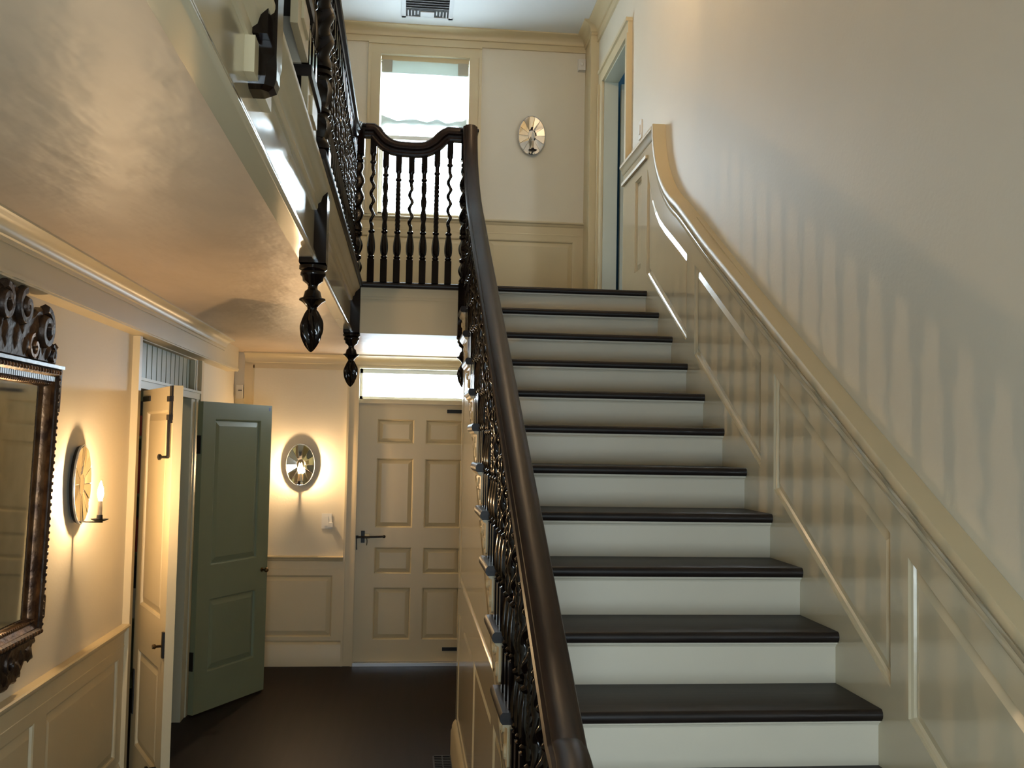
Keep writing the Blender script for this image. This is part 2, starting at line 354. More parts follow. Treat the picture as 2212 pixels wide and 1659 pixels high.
for z in (2.044,0.128):
    MB().box(0.705,DW,-0.020,-0.014,z-0.014,z+0.014).build('strap_hinge', M['iron'], dr)
MB().box(-0.39,0.54,YB-0.03,YB+0.06,0,0.026).build('threshold', M['threshold'])
th = bpy.data.objects['threshold']; tag(th, 'pale metal threshold strip below the front door', kind='structure')
# casing
ca = empty('trim_7'); tag(ca, 'cream casing around the front door and transom', kind='structure')
MB().box(-0.48,-0.39,YB-0.022,YB+0.0,0,2.385).box(-0.405,-0.388,YB-0.03,YB+0.05,0,2.383).box(-0.482,-0.465,YB-0.03,YB,0,2.383).build('casing_side', M['cream'], ca)
MB().box(0.54,0.63,YB-0.022,YB+0.0,0,2.385).build('casing_side', M['cream'], ca)
MB().box(-0.39,0.54,YB-0.012,YB+0.06,2.097,2.13).build('transom_bar', M['cream'], ca)
tr = empty('window_2', (0,0,0)); tag(tr, 'bright transom window over the front door', kind='structure')
MB().box(-0.39,0.54,YB+0.05,YB+0.08,2.13,2.155).box(-0.39,0.54,YB+0.05,YB+0.08,2.345,2.38).box(-0.39,-0.365,YB+0.05,YB+0.08,2.13,2.38).box(0.515,0.54,YB+0.05,YB+0.08,2.13,2.38).build('sash', M['whitecard'], tr)
MB().box(-0.37,0.52,YB+0.062,YB+0.067,2.15,2.35).build('pane', M['glass'], tr)

# ---------------- landing window
wn = empty('window_1'); tag(wn, 'tall bright landing window with painted casing', kind='structure')
x0,x1,z0,z1 = -0.285,0.45,3.645,4.99
def casing(x0,x1,z0,z1,Y,parent,wd=0.10):
    MB().box(x0-wd,x0,Y-0.018,Y,z0,z1).box(x0-wd-0.001,x0-wd+0.022,Y-0.03,Y,z0,z1).box(x0-0.015,x0+0.001,Y-0.024,Y,z0,z1-0.001).build('casing_side', M['cream'], parent)
    MB().box(x1,x1+wd,Y-0.018,Y,z0,z1).box(x1+wd-0.022,x1+wd+0.001,Y-0.03,Y,z0,z1).box(x1-0.001,x1+0.015,Y-0.024,Y,z0,z1-0.001).build('casing_side', M['cream'], parent)
    MB().box(x0-wd,x1+wd,Y-0.0185,Y,z1,z1+wd).box(x0-wd-0.001,x1+wd+0.001,Y-0.031,Y,z1+wd-0.022,z1+wd+0.001).build('casing_head', M['cream'], parent)
casing(x0,x1,z0,z1,YB,wn)
def sash(a,b,Y): return MB().box(x0,x0+0.035,Y,Y+0.03,a,b).box(x1-0.035,x1,Y,Y+0.03,a,b).box(x0,x1,Y,Y+0.03,a,a+0.04).box(x0,x1,Y,Y+0.03,b-0.035,b)
sash(4.30,z1,YB+0.11).build('upper_sash', M['whitecard'], wn)
sash(z0,4.335,YB+0.08).build('lower_sash', M['whitecard'], wn)
MB().box(x0+0.03,x1-0.03,YB+0.122,YB+0.126,4.33,4.96).build('pane', M['glass'], wn)
MB().box(x0+0.03,x1-0.03,YB+0.092,YB+0.096,3.68,4.305).build('pane', M['glass'], wn)
MB().box(x0,x1,YB-0.03,YB+0.08,z0-0.012,z0+0.006).build('sill', M['cream'], wn)
# roman shade
sh = empty('roman_shade', (0.083, YB+0.03, 4.97)); tag(sh, 'sheer pale linen roman shade half drawn over the landing window', 'window shade')
hw = 0.362
MB().box(-hw,hw,0.0,0.03,-0.02,0.02).build('headrail', M['cream'], sh)
def cloth(x0_, x1_, za, zb, y, nx, nzr, fn, name, m, th=0.002):
    R = []
    vsx = []
    for j in range(nzr+1):
        z = za+(zb-za)*j/nzr
        vsx.append([(x0_+(x1_-x0_)*i/nx, y+fn(i/nx,j/nzr), z+0.0) for i in range(nx+1)])
    mb = MB(); vv = [p for r in vsx for p in r]; n = nx+1
    vv2 = [(a,b+th,c) for a,b,c in vv]; N = len(vv); fs = []
    for j in range(nzr):
        for i in range(nx):
            q = (j*n+i, j*n+i+1, (j+1)*n+i+1, (j+1)*n+i); fs += [q, tuple(N+k for k in reversed(q))]
    mb.add(vv+vv2, fs); return mb.build(name, m, sh, 60)
cloth(-hw+0.004,hw-0.004,-0.02,-0.125,-0.002,14,3,lambda a,b:0.002*math.sin(a*9)+0.004*b,'header', M['lining'])
for e0,e1 in ((-hw+0.003,-hw+0.09),(hw-0.09,hw-0.003)): cloth(e0,e1,-0.018,-0.120,-0.008,4,3,lambda a,b:0.002*b,'header_end', M['headend'])
cloth(-hw+0.004,hw-0.004,-0.02,-0.47,0.012,16,8,lambda a,b:0.003*math.sin(a*11+b*2),'sheer_panel', M['sheer'])
# gathered hem with dark bunches
mb = MB(); R = []
for i in range(41):
    a = i/40; x = -hw+0.01+(2*hw-0.02)*a
    hh = 0.018+0.010*abs(math.sin(a*pi*3.5+0.4))*abs(math.sin(a*11+1))+0.03*max(0,1-min(a,1-a)/0.06)
    zc = -0.535+0.006*math.sin(a*pi*7)+0.004*math.sin(a*31)
    R.append([(x, 0.004+0.016*math.cos(q*pi/4), zc+hh*math.sin(q*pi/4)) for q in range(8)])
mb.rings(R); mb.build('gathered_hem', M['hem'], sh, 60)

# ================================================================== RIGHT WALL WAINSCOT
wr = empty('trim_8'); tag(wr, 'cream raked wainscot with curved cap climbing the right wall', kind='structure')
P = PX(1.452); th = 1.452-XW
YS0, YT = 1.45, 6.06
capc = [(5.05,3.00-0.03),(5.25,3.035),(5.45,3.14),(5.60,3.24),(5.72,3.355),(5.80,3.47),(5.845,3.58),(5.862,3.69)]  # lower edge of the cap
def captop(y): return nz(y)+0.72
mb = MB()
# backing sheet
bk = [(YS0,0),(YT,0),(6.76,0),(6.76,3.67),(5.87,3.67)]+[(y,z) for y,z in reversed(capc)]+[(YS0,captop(YS0)-0.02)]
MB().slab([p for p in bk], PX(XR), 0, XR-1.452).build('backing', M['cream'], wr)
# bottom skirt
mb.slab([(YS0,0),(YT+0.02,0),(YT+0.02,nz(YT+0.02)+0.10),(YS0,max(0.1,nz(YS0)+0.10))], P, 0, th)
mb.slab([(YT+0.02,0),(6.76,0),(6.76,2.84),(YT+0.02,2.84)], P, 0, th)
mb.build('skirt', M['creamhi'], wr)
# panel boundaries
ST = [(6.062,6.22),(5.009,5.155),(3.880,4.030),(2.805,2.912),(1.66,1.78)]
for a,b in ST[1:]: MB().slab([(a,nz(a)+0.10),(b,nz(b)+0.10),(b,nz(b)+0.553),(a,nz(a)+0.553)], P, 0, th).build('stile', M['creamhi'], wr)
MB().slab([(6.062,nz(6.062)+0.10),(YT+0.02,nz(YT+0.02)+0.10),(YT+0.02,2.84),(6.22,2.84),(6.22,3.49),(6.062,3.49)], P, 0, th).build('stile', M['creamhi'], wr)
MB().slab([(6.22,2.84),(6.76,2.84),(6.76,3.49),(6.395,3.49),(6.395,2.90),(6.22,2.90)], P, 0, th).build('stile', M['creamhi'], wr)
p1c = [(5.155,nz(5.155)+0.553),(5.32,2.885),(5.488,2.972),(5.63,3.045),(5.75,3.115),(5.86,3.205),(5.94,3.295),(6.0,3.385),(6.062,3.49)]
# top rail: strip between panel tops and cap
lo = [(YS0,nz(YS0)+0.553),(5.155,nz(5.155)+0.553)]+p1c[1:]
hi = [(YS0,captop(YS0)-0.01)]+[(5.0,captop(5.0)-0.01)]+capc[1:]+[(6.062,3.67)]
mb = MB(); mb.slab(lo+list(reversed(hi)), P, 0, th); mb.build('top_rail', M['creamhi'], wr)
MB().slab([(6.062,3.49),(6.76,3.49),(6.76,3.67),(6.062,3.67)], P, 0, th).build('top_rail', M['creamhi'], wr)
raised([(5.155,nz(5.155)+0.10),(6.062,nz(6.062)+0.10)]+list(reversed(p1c)), P, M['creamhi'], wr, bev=0.032, d_edge=0.002, d_field=0.013)
for a,b in [(4.030,5.009),(2.912,3.880),(1.78,2.805)]:
    raised([(a,nz(a)+0.10),(b,nz(b)+0.10),(b,nz(b)+0.553),(a,nz(a)+0.553)], P, M['creamhi'], wr, bev=0.032, d_edge=0.002, d_field=0.013)
raised([(6.22,2.90),(6.395,2.90),(6.395,3.49),(6.22,3.49)], P, M['creamhi'], wr, bev=0.03, d_edge=0.002, d_field=0.013)
# cap: sweep in the plane of the wall
cl = [(YS0,captop(YS0)),(2.5,captop(2.5)),(4.0,captop(4.0)),(4.8,captop(4.8))]+capc[1:]
path = [(XR-0.001,y,z) for y,z in cl[:3]]+[(XR-0.001,y,z) for y,z in smoothcurve(cl[3:],4)]
prof = [(0,-0.005),(-0.060,-0.005),(-0.074,0.004),(-0.078,0.014),(-0.078,0.034),(-0.074,0.040),(0,0.040)]
# sweep side axis: t x up = points along +x for a path climbing in +y, so negative side is into the room
mb = MB(); pts = [Vector(p) for p in path]; RR = []
for i,p in enumerate(pts):
    t = (pts[min(i+1,len(pts)-1)]-pts[max(i-1,0)]).normalized(); nm = Vector((1,0,0)).cross(t); 
    RR.append([tuple(p+Vector((a,0,0))+nm*b) for a,b in prof])
mb.rings(RR); mb.build('cap', M['cream'], wr, 40)
prof2 = [(0,-0.055),(-0.056,-0.055),(-0.060,-0.048),(-0.058,-0.030),(-0.068,-0.016),(-0.070,-0.004),(0,-0.004)]
mb = MB(); RR = []
for i,p in enumerate(pts):
    t = (pts[min(i+1,len(pts)-1)]-pts[max(i-1,0)]).normalized(); nm = Vector((1,0,0)).cross(t)
    RR.append([tuple(p+Vector((a,0,0))+nm*b) for a,b in prof2])
mb.rings(RR); mb.build('cap_moulding', M['creamhi'], wr, 40)
mb = MB(); hp = [(0,0.03),(-0.072,0.03),(-0.078,0.02),(-0.078,0.004),(-0.066,-0.006),(-0.060,-0.03),(-0.052,-0.04),(0,-0.04)]
mb.rings([[(XR+a, y, 3.67+b) for a,b in hp] for y in (5.865, 6.77)]); mb.build('cap_level', M['cream'], wr, 40)
MB().box(1.415,1.44,6.06,6.77,3.555,3.575).build('cap_moulding', M['cream'], wr)

# ---------------- upper doorway in right wall
ud = empty('trim_9'); tag(ud, 'cream casing and pale jamb of the landing doorway in the right wall', kind='structure')
MB().box(1.45,XR,6.77,DY0,ZL,DZ).box(1.44,XR,6.765,6.785,ZL,DZ).build('casing_side', M['cream'], ud)
MB().box(1.45,XR,DY1,DY1+0.10,ZL,DZ).box(1.435,XR,DY1+0.08,DY1+0.101,ZL,DZ).build('casing_side', M['cream'], ud)
MB().box(1.45,XR,6.77,DY1+0.10,DZ,DZ+0.11).box(1.435,XR,6.765,DY1+0.101,DZ+0.085,DZ+0.111).build('casing_head', M['cream'], ud)
MB().box(XR-0.01,XR+0.100,DY1-0.012,DY1,ZL,DZ).build('jamb', M['pale'], ud)
MB().box(XR-0.01,XR+0.100,DY0,DY0+0.012,ZL,DZ).build('jamb', M['pale'], ud)
MB().box(XR-0.01,XR+0.100,DY0,DY1,DZ-0.012,DZ).build('jamb_head', M['pale'], ud)
mb = MB()
mb.box(3.6,3.65,5.3,8.5,ZL,ZU).box(XR+0.098,3.65,8.35,8.45,ZL,ZU).box(XR+0.098,3.65,5.3,8.5,ZL-0.05,ZL).box(XR+0.098,3.65,5.3,8.5,ZU-0.2,ZU)
mb.box(XR+0.098,3.0,5.2,5.3,ZL,ZU).box(3.4,3.65,5.2,5.3,ZL,ZU).box(3.0,3.4,5.2,5.3,ZL,3.7).box(3.0,3.4,5.2,5.3,4.3,ZU)
struct('wall_bedroom', mb, M['blue'], 'blue painted room seen through the landing doorway')
d4 = empty('door_4', (XR+0.132, DY1+0.02, ZL)); tag(d4, 'pale door standing open inside the blue room', kind='structure')
MB().box(0.0,0.74,0,0.038,0.01,DZ-ZL-0.01).build('slab', M['pale'], d4)
for a,b in ((0.12,0.62),): 
    for c,d in ((0.25,0.75),(0.95,1.7)): raised([(a,c),(b,c),(b,d),(a,d)], PY(0.0,-1), M['pale'], d4)

# ================================================================== STAIRCASE
stair = empty('staircase', (0.87, 3.7, 0)); tag(stair, 'straight staircase with dark treads and cream risers rising to the landing', 'staircase')
SO = Vector((0.87,3.7,0))
def spart(mb, name, m, smooth=None):
    o = mb.build(name, m, stair, smooth); o.location = -SO; return o
nt_ = [(0,0)]
TH = 0.034
tp = [(0.345,0),(0.345,-TH)]+[(0.006,-TH)]+[(0.013-0.013*math.cos(a), -TH/2-TH/2*math.sin(a)) for a in [pi/2*0.7, pi/2*0.35, 0, -pi/2*0.35, -pi/2*0.7]]+[(0.012,0)]
mb = MB(); mb.rings([[(x, y, z) for y,z in tp] for x in (0.322, XW)]); tread_me = mb.build('tread', M['tread'], stair, 40).data
bpy.data.objects.remove(bpy.data.objects['tread'])
rp = [(0.035,0),(0.035,-TH),(0.006,-TH),(0,-TH*0.8),(-0.002,-TH*0.5),(0,-TH*0.2),(0.006,0)]
mb = MB(); mb.rings([[(0.287+x, y, z) for x,z in rp] for y in (0.004, 0.345)]); o = mb.build('tread_return', M['tread'], stair, 40); ret_me = o.data; bpy.data.objects.remove(o)
mb = MB(); mb.box(0.322, XW, 0.032, 0.05, -R_-0.0+0.0, -TH); mb.rings([[(x, 0.032-a, -TH-b) for a,b in [(0,0),(0.016,0),(0.014,0.008),(0.006,0.012),(0.003,0.018),(0,0.018)]] for x in (0.31,XW)])
o = mb.build('riser', M['riser'], stair); ris_me = o.data; bpy.data.objects.remove(o)
# bracket: scroll under each return
bo = [(0.03,-TH),(0.335,-TH),(0.335,-0.05)]+[(0.30,-0.062),(0.26,-0.068),(0.235,-0.082),(0.222,-0.104),(0.20,-0.112),(0.175,-0.100),(0.165,-0.082)]+[(0.145,-0.090),(0.125,-0.118),(0.105,-0.146),(0.075,-0.165),(0.04,-0.168),(0.03,-0.160)]
mb = MB(); mb.slab(bo, PX(XS), 0, 0.010)
mb.rings([[(XS-a, y, -TH-b) for a,b in [(0,0),(0.026,0),(0.022,0.008),(0.012,0.014),(0.008,0.024),(0,0.024)]] for y in (0.02,0.34)])
for (cy,cz,r) in ((0.070,-0.128,0.020),(0.198,-0.086,0.014),(0.118,-0.072,0.012),(0.285,-0.05,0.008)):
    mb.rings([[(XS-0.010-d, cy+rr*math.cos(q*pi/6), cz+rr*1.2*math.sin(q*pi/6)) for q in range(12)] for d,rr in ((0,r),(0.006,r*0.9),(0.008,r*0.5))])
o = mb.build('bracket', M['cream'], stair); br_me = o.data; bpy.data.objects.remove(o)
for k in range(0, 16):
    y, z = YN-k*G, ZL-k*R_
    def put(me, nm):
        o = link(nm, me, stair); o.location = Vector((0, y, z))-SO; return o
    put(ris_me, 'riser')
    if k > 0:
        put(tread_me, 'tread'); put(ret_me, 'tread_return'); put(br_me, 'bracket')
# landing nosing
spart(MB().rings([[(x, YN+y, ZL+z) for y,z in [(0.09,0),(0.09,-TH)]+tp[2:]] for x in (-0.30, XW)]), 'landing_nosing', M['tread'], 40)
# side wall under stairs
prof_ = [(1.45,0)]
for k in range(15, 0, -1):
    y, z = YN-k*G+0.032, ZL-k*R_-TH
    prof_ += [(y, prof_[-1][1]), (y, z)]
prof_ += [(6.0, prof_[-1][1]), (6.0, 0)]
prof_ = prof_[1:]
spart(MB().slab(prof_, PX(XS+0.03), 0, 0.03-0.014), 'side_wall', M['creamhi'])
# panelled framing on side wall (openings lower z .22-.83, upper above 1.0)
Ps = PX(XS+0.014)
def str_z(y): return nz(y)-0.33
fr = MB()
stl = [(5.86,6.0),(4.585,4.70),(3.565,3.665),(2.55,2.65)]
fr.slab([(1.6,0),(6.0,0),(6.0,0.22),(1.6,0.22)], Ps, 0, 0.014)
ymid = YN+(0.83+0.33-ZL)*G/R_      # where string line crosses z=.83
fr.slab([(3.26,0.83),(6.0,0.83),(6.0,1.0),(3.60,1.0)], Ps, 0, 0.014)
for a,b in stl[:3]: fr.slab([(a,0.22),(b,0.22),(b,0.83),(a,0.83)], Ps, 0, 0.014)
fr.slab([(5.86,1.0),(6.0,1.0),(6.0,str_z(6.0)),(5.86,str_z(5.86))], Ps, 0, 0.014)
# string band: stepped top, sloped bottom
band = [(6.0,str_z(6.0))]
top = []
for k in range(1, 16):
    y, z = YN-k*G+0.032, ZL-k*R_-TH
    top += [((6.0 if k == 1 else YN-(k-1)*G+0.032), z), (y, z)]
fr.slab([(6.0,str_z(6.0))]+top+[(1.45,0.0),(1.70,0.0),(YN+(0.1+0.33-ZL)*G/R_,0.1)], Ps, 0, 0.014)
spart(fr, 'panel_frame', M['creamhi'])
def sp_raised(poly):
    o = raised(poly, Ps, M['creamhi'], stair, bev=0.03, d_edge=0.0, d_field=0.010); o.location = -SO
sp_raised([(4.70,0.22),(5.86,0.22),(5.86,0.83),(4.70,0.83)])
sp_raised([(3.665,0.22),(4.585,0.22),(4.585,0.83),(3.665,0.83)])
sp_raised([(2.30,0.22),(3.565,0.22),(3.565,0.83),(3.30,0.83)])
sp_raised([(3.62,1.0),(5.86,1.0),(5.86,str_z(5.86))])
mb = MB(); mb.rings([[(XS-a, y, b) for a,b in bpf] for y in (1.5,6.0)]); spart(mb, 'base_moulding', M['cream'], 40)
spart(MB().box(XS+0.03,XR,5.97,6.0,0,2.5), 'end_wall', M['cream'])

# ---------------- turned members
def turned(rows, n=16):
    """rows: (z, r, amp, lobes, phase, cx, cy, square)"""
    R = []
    for (z,r,amp,lb,ph,cx,cy,sq) in rows:
        ring = []
        for i in range(n):
            t = 2*pi*i/n
            if sq: rr = r/max(abs(math.cos(t)),abs(math.sin(t)))
            else: rr = r*(1+amp*math.cos(lb*t-ph))
            ring.append((cx+rr*math.cos(t), cy+rr*math.sin(t), z))
        R.append(ring)
    return MB().rings(R)
def rd(z,r): return (z,r,0,1,0,0,0,False)
def sq(z,r): return (z,r,0,1,0,0,0,True)
def baluster_rows(kind, H, s=1.0):
    r0 = 0.020
    rows = [sq(0,r0),sq(0.135,r0),rd(0.140,0.014),rd(0.146,0.019),rd(0.152,0.020),rd(0.158,0.014),rd(0.164,0.016)]
    for i in range(9):
        t = i/8; r = 0.013+0.0085*math.sin(pi*(0.15+0.85*t)**0.8)
        rows.append((0.170+0.115*t, r, 0.10, 8, 0, 0, 0, False))
    rows += [rd(0.290,0.013),rd(0.296,0.019),rd(0.304,0.019),rd(0.310,0.011)]
    a, b = 0.316, H-0.175
    turns = (b-a)/0.085
    N = 34 if kind != 'C' else 40
    for i in range(N+1):
        t = i/N; z = a+(b-a)*t; ph = 2*pi*turns*t; e = min(1, 6*t, 6*(1-t))
        if kind == 'A': rows.append((z, 0.0105, 0, 1, 0, 0.0085*e*math.cos(ph), 0.0085*e*math.sin(ph), False))
        elif kind == 'B': rows.append((z, 0.0155-0.001*t, 0.20*e, 2, ph*1.0, 0, 0, False))
        else: rows.append((z, 0.0145-0.001*t, 0.16*e, 4, ph*3.2, 0, 0, False))
    rows += [rd(b+0.006,0.011),rd(b+0.013,0.018),rd(b+0.022,0.018),rd(b+0.028,0.012),rd(b+0.055,0.0125),rd(b+0.068,0.019),sq(b+0.075,r0*0.9),sq(H,r0*0.9)]
    return rows
bal_cache = {}
def baluster_mesh(kind, H):
    key = (kind, round(H,3))
    if key not in bal_cache:
        o = turned(baluster_rows(kind,H), 16).build('baluster', M['wood'], None, 45); bal_cache[key] = o.data; bpy.data.objects.remove(o)
    return bal_cache[key]
def pendant_rows():           # hangs from z=0 down, top first
    L = [sq(0,0.0475)]
    prof = [(0.0,0.040),(-0.006,0.050),(-0.018,0.050),(-0.024,0.041),(-0.030,0.045),(-0.040,0.045),(-0.046,0.038),(-0.060,0.036),(-0.072,0.020),(-0.080,0.0165),(-0.090,0.018),(-0.098,0.028),(-0.112,0.031),(-0.120,0.034),(-0.124,0.046),(-0.130,0.047),(-0.136,0.036),(-0.146,0.026),(-0.155,0.018),(-0.163,0.0165)]
    L += [rd(z,r) for z,r in prof]
    for i in range(17):
        t = i/16; z = -0.168-0.142*t
        r = 0.018+0.018*math.sin(pi*0.5*min(1,t/0.38)) if t < 0.38 else 0.036*max(0.0,math.cos((t-0.38)/0.62*pi*0.47))**0.62
        L.append((z, max(r,0.007), 0.20, 7, t*4.6, 0, 0, False))
    L.append(rd(-0.316,0.003))
    return L
def newel(parent, loc, with_pendant=True, zbot=-0.31, name='newel_post'):
    nw = empty(name); nw.parent = parent; nw.location = loc      # origin at landing level
    rows = [sq(zbot,0.0475),sq(0.0,0.0475),rd(0.004,0.043),rd(0.02,0.047),rd(0.034,0.040)]
    for i in range(9):
        t = i/8; rows.append((0.045+0.075*t, 0.034+0.012*math.sin(pi*t), 0.08, 8, 0, 0, 0, False))
    rows += [rd(0.128,0.036),rd(0.136,0.045),rd(0.148,0.045),rd(0.154,0.036)]
    for i in range(9):
        t = i/8; rows.append((0.165+0.095*t, 0.034+0.013*math.sin(pi*t), 0.08, 8, 0, 0, 0, False))
    rows += [rd(0.268,0.037),rd(0.276,0.047),rd(0.290,0.047),rd(0.296,0.036)]
    for i in range(41):
        t = i/40; rows.append((0.302+0.40*t, 0.044, 0.20*min(1,8*t,8*(1-t)), 2, 2*pi*4.0*t, 0, 0, False))
    rows += [rd(0.708,0.034),rd(0.716,0.045),rd(0.728,0.045),rd(0.734,0.036),rd(0.75,0.040),sq(0.757,0.0475),sq(0.915,0.0475),sq(0.918,0.055),sq(0.930,0.055),sq(0.936,0.046),rd(0.945,0.038),rd(0.955,0.030),rd(0.962,0.012)]
    turned(rows, 24).build('post', M['wood'], nw, 45)
    if with_pendant:
        p = turned(pendant_rows(), 42).build('pendant', M['wood'], nw, 50); p.location = (0,0,zbot)
    return nw

# ---------------- stair balustrade
RAILP = [(-0.026,-0.036),(0.026,-0.036),(0.030,-0.028),(0.024,-0.020),(0.026,-0.010),(0.040,-0.002),(0.043,0.010),(0.039,0.020),(0.031,0.024),(0.030,0.030),(0.020,0.037),(0.0,0.040),(-0.020,0.037),(-0.030,0.030),(-0.031,0.024),(-0.039,0.020),(-0.043,0.010),(-0.040,-0.002),(-0.026,-0.010),(-0.024,-0.020),(-0.030,-0.028)]
XBAL = 0.332
sb = empty('stair_balustrade', (XBAL, 3.7, 0)); tag(sb, 'dark twisted-baluster railing climbing the open side of the stairs', 'railing')
BO = Vector((XBAL,3.7,0))
RO = 0.655                                  # rail centre above the nosing line
pth = [(XBAL-0.13,1.83,1.105),(XBAL-0.095,1.815,1.11),(XBAL-0.05,1.835,1.125),(XBAL-0.018,1.885,1.145),(XBAL-0.003,1.96,1.165),(XBAL,2.06,nz(2.06)+RO)]
pth = smoothcurve(pth, 4)+[(XBAL,y,nz(y)+RO) for y in (2.3,3.0,3.8,4.6)]
ys = [(4.9,nz(4.9)+RO),(5.15,2.905),(5.40,3.045),(5.60,3.185),(5.75,3.315),(5.85,3.43),(5.915,3.54),(5.955,3.655)]
pth += [(XBAL,y,z) for y,z in smoothcurve(ys,4)]
o = MB().sweep(pth, RAILP).build('handrail', M['railwood'], sb, 35); o.location = -BO
# volute newel cap
tb_ = turned([rd(0,0.05),rd(0.01,0.062),rd(0.05,0.064),rd(0.062,0.055),rd(0.07,0.03)],20).build('volute_cap', M['railwood'], sb, 45); tb_.location = Vector((XBAL-0.15,1.86,1.07))-BO
ntp = turned([sq(0,0.045),sq(0.25,0.045),rd(0.26,0.035),rd(0.30,0.045),rd(0.34,0.035)]+[(0.36+0.3*i/20,0.035,0.15,3,i*0.5,0,0,False) for i in range(21)]+[rd(0.68,0.03)],20).build('starting_newel', M['wood'], sb, 45); ntp.location = Vector((XBAL-0.15,1.86,0.40))-BO
kinds = 'ABC'; cnt = 0
for k in range(1, 14):
    y, z = YN-k*G, ZL-k*R_
    for j, dy in enumerate((0.052,0.155,0.258)):
        yy = y+dy
        if yy < 1.98: continue
        for q0, q1 in zip(pth, pth[1:]):
            if q0[1] <= yy <= q1[1]: zc = q0[2]+(q1[2]-q0[2])*(yy-q0[1])/max(1e-6, q1[1]-q0[1]); sl = (q1[2]-q0[2])/max(1e-6, q1[1]-q0[1])
        H = zc-0.034*math.sqrt(1+sl*sl)+0.012-z
        kind = kinds[j]
        if k >= 4: H = round(H, 3)
        o = link('baluster', baluster_mesh(kind, H), sb); o.location = Vector((XBAL,yy,z))-BO; cnt += 1

# ---------------- landing balustrade
lb = empty('landing_balustrade', (0.0, 6.06, ZL)); tag(lb, 'dark swoop-topped landing railing with carved newels and hanging finials', 'railing')
newel(lb, (-0.336, 0, 0)); newel(lb, (0.332, 0, 0))
swp = [(-0.30,0.905),(-0.235,0.905),(-0.205,0.868),(-0.165,0.830),(-0.11,0.808),(-0.04,0.802),(0.03,0.802),(0.085,0.812),(0.135,0.842),(0.172,0.880),(0.205,0.905),(0.29,0.905)]
pp = [(swp[0][0],0,swp[0][1]),(swp[1][0],0,swp[1][1])]+[(x,0,z) for x,z in smoothcurve(swp[1:-1],4)][1:]+[(swp[-1][0],0,swp[-1][1])]
MB().sweep(pp, [(a*0.95,b*1.15) for a,b in RAILP]).build('handrail', M['railwood'], lb, 35)
for i in range(7):
    x = -0.236+0.0762*i
    zr = min((abs(x-px_), pz_) for px_,py_,pz_ in pp)[1]
    o = link('baluster', baluster_mesh('ABC'[i%3], round(zr-0.030,3)), lb); o.location = (x,0,0)
fb = empty('landing_fascia', (0, 6.09, ZL)); tag(fb, 'cream panelled landing edge below the dark nosing between hanging finials', kind='structure')
MB().box(-0.30,0.29,0.0,0.03,-0.305,-0.034).box(-0.30,0.29,-0.014,0,-0.085,-0.034).box(-0.30,0.29,-0.008,0,-0.10,-0.085).build('board', M['cream'], fb)

# ---------------- gallery edge (left)
gf = empty('trim_10'); tag(gf, 'glossy cream gallery edge with stepped mouldings above the hall', kind='structure')
MB().box(-0.40,-0.345,YR,6.02,2.445,ZL-0.03).build('fascia_board', M['creamhi'], gf)
bead = [(0,0.0),(0.006,0.0),(0.012,0.005),(0.012,0.012),(0.007,0.018),(0.007,0.026),(0,0.03)]
MB().rings([[(-0.345+a,y,2.437+b) for a,b in bead] for y in (YR,6.02)]).build('bottom_bead', M['creamhi'], gf, 50)
stp = [(0,0),(0.008,0.0),(0.012,0.008),(0.012,0.022),(0.022,0.030),(0.026,0.044),(0.028,0.050),(0.040,0.062),(0.050,0.070),(0.052,0.078),(0.052,0.086),(0,0.086)]
MB().rings([[(-0.345+a,y,2.615+b) for a,b in stp] for y in (YR,6.02)]).build('cornice', M['cream'], gf, 40)
gp = [(-0.40,0),(-0.286,0),(-0.280,-0.006),(-0.278,-0.017),(-0.280,-0.028),(-0.286,-0.034),(-0.40,-0.034)]
MB().rings([[(a,y,ZL+b) for a,b in gp] for y in (3.30,6.02)]).build('nosing', M['tread'], gf, 40)
gb = empty('gallery_balustrade', (-0.345, 4.9, ZL)); tag(gb, 'dark gallery railing of twisted balusters running toward the viewer at left', 'railing')
newel(gb, (-0.003, 3.70-4.9, 0.105), zbot=-0.415)
g0 = [(0,3.74-4.9,0.81),(0,4.5-4.9,0.81),(0,5.4-4.9,0.81)]+[(0,y-4.9,z) for y,z in smoothcurve([(5.6,0.812),(5.75,0.825),(5.87,0.855),(5.96,0.90)],4)]
MB().sweep(g0, RAILP).build('handrail', M['railwood'], gb, 35)
for i in range(21):
    y = 5.90-0.102*i
    if y < 3.80: break
    H = 0.774 if y < 5.7 else 0.775+0.09*((y-5.7)/0.25)**2
    o = link('baluster', baluster_mesh('CAB'[i%3], round(H,3)), gb); o.location = (0.005, y-4.9, 0)
# near newel drop with octagonal foot and cream block
nd = empty('newel_drop', (-0.336, 2.17, 2.535)); tag(nd, 'dark octagonal-footed newel drop fixed on the glossy gallery edge', 'newel drop')
mb = MB(); ch = 0.022; r = 0.05
def octa(rr, z, c): return [(rr,-rr+c,z),(rr,rr-c,z),(rr-c,rr,z),(-rr+c,rr,z),(-rr,rr-c,z),(-rr,-rr+c,z),(-rr+c,-rr,z),(rr-c,-rr,z)]
mb.rings([octa(0.030,-0.008,0.014),octa(0.042,0.0,0.018),octa(0.047,0.016,0.020),octa(0.047,0.040,0.020),octa(0.048,0.06,0.004),octa(0.048,0.36,0.004)])
mb.build('post', M['wood'], nd)
MB().box(-0.018,0.012,-0.10,0.16,0.004,0.080).build('mounting_block', M['cream'], nd)
MB().slab([(-0.085,0.09),(-0.05,0.09),(-0.05,0.30),(-0.065,0.30),(-0.07,0.22),(-0.082,0.17)], PX(0.0,1), 0.0, 0.034).build('scroll_side', M['wood'], nd)

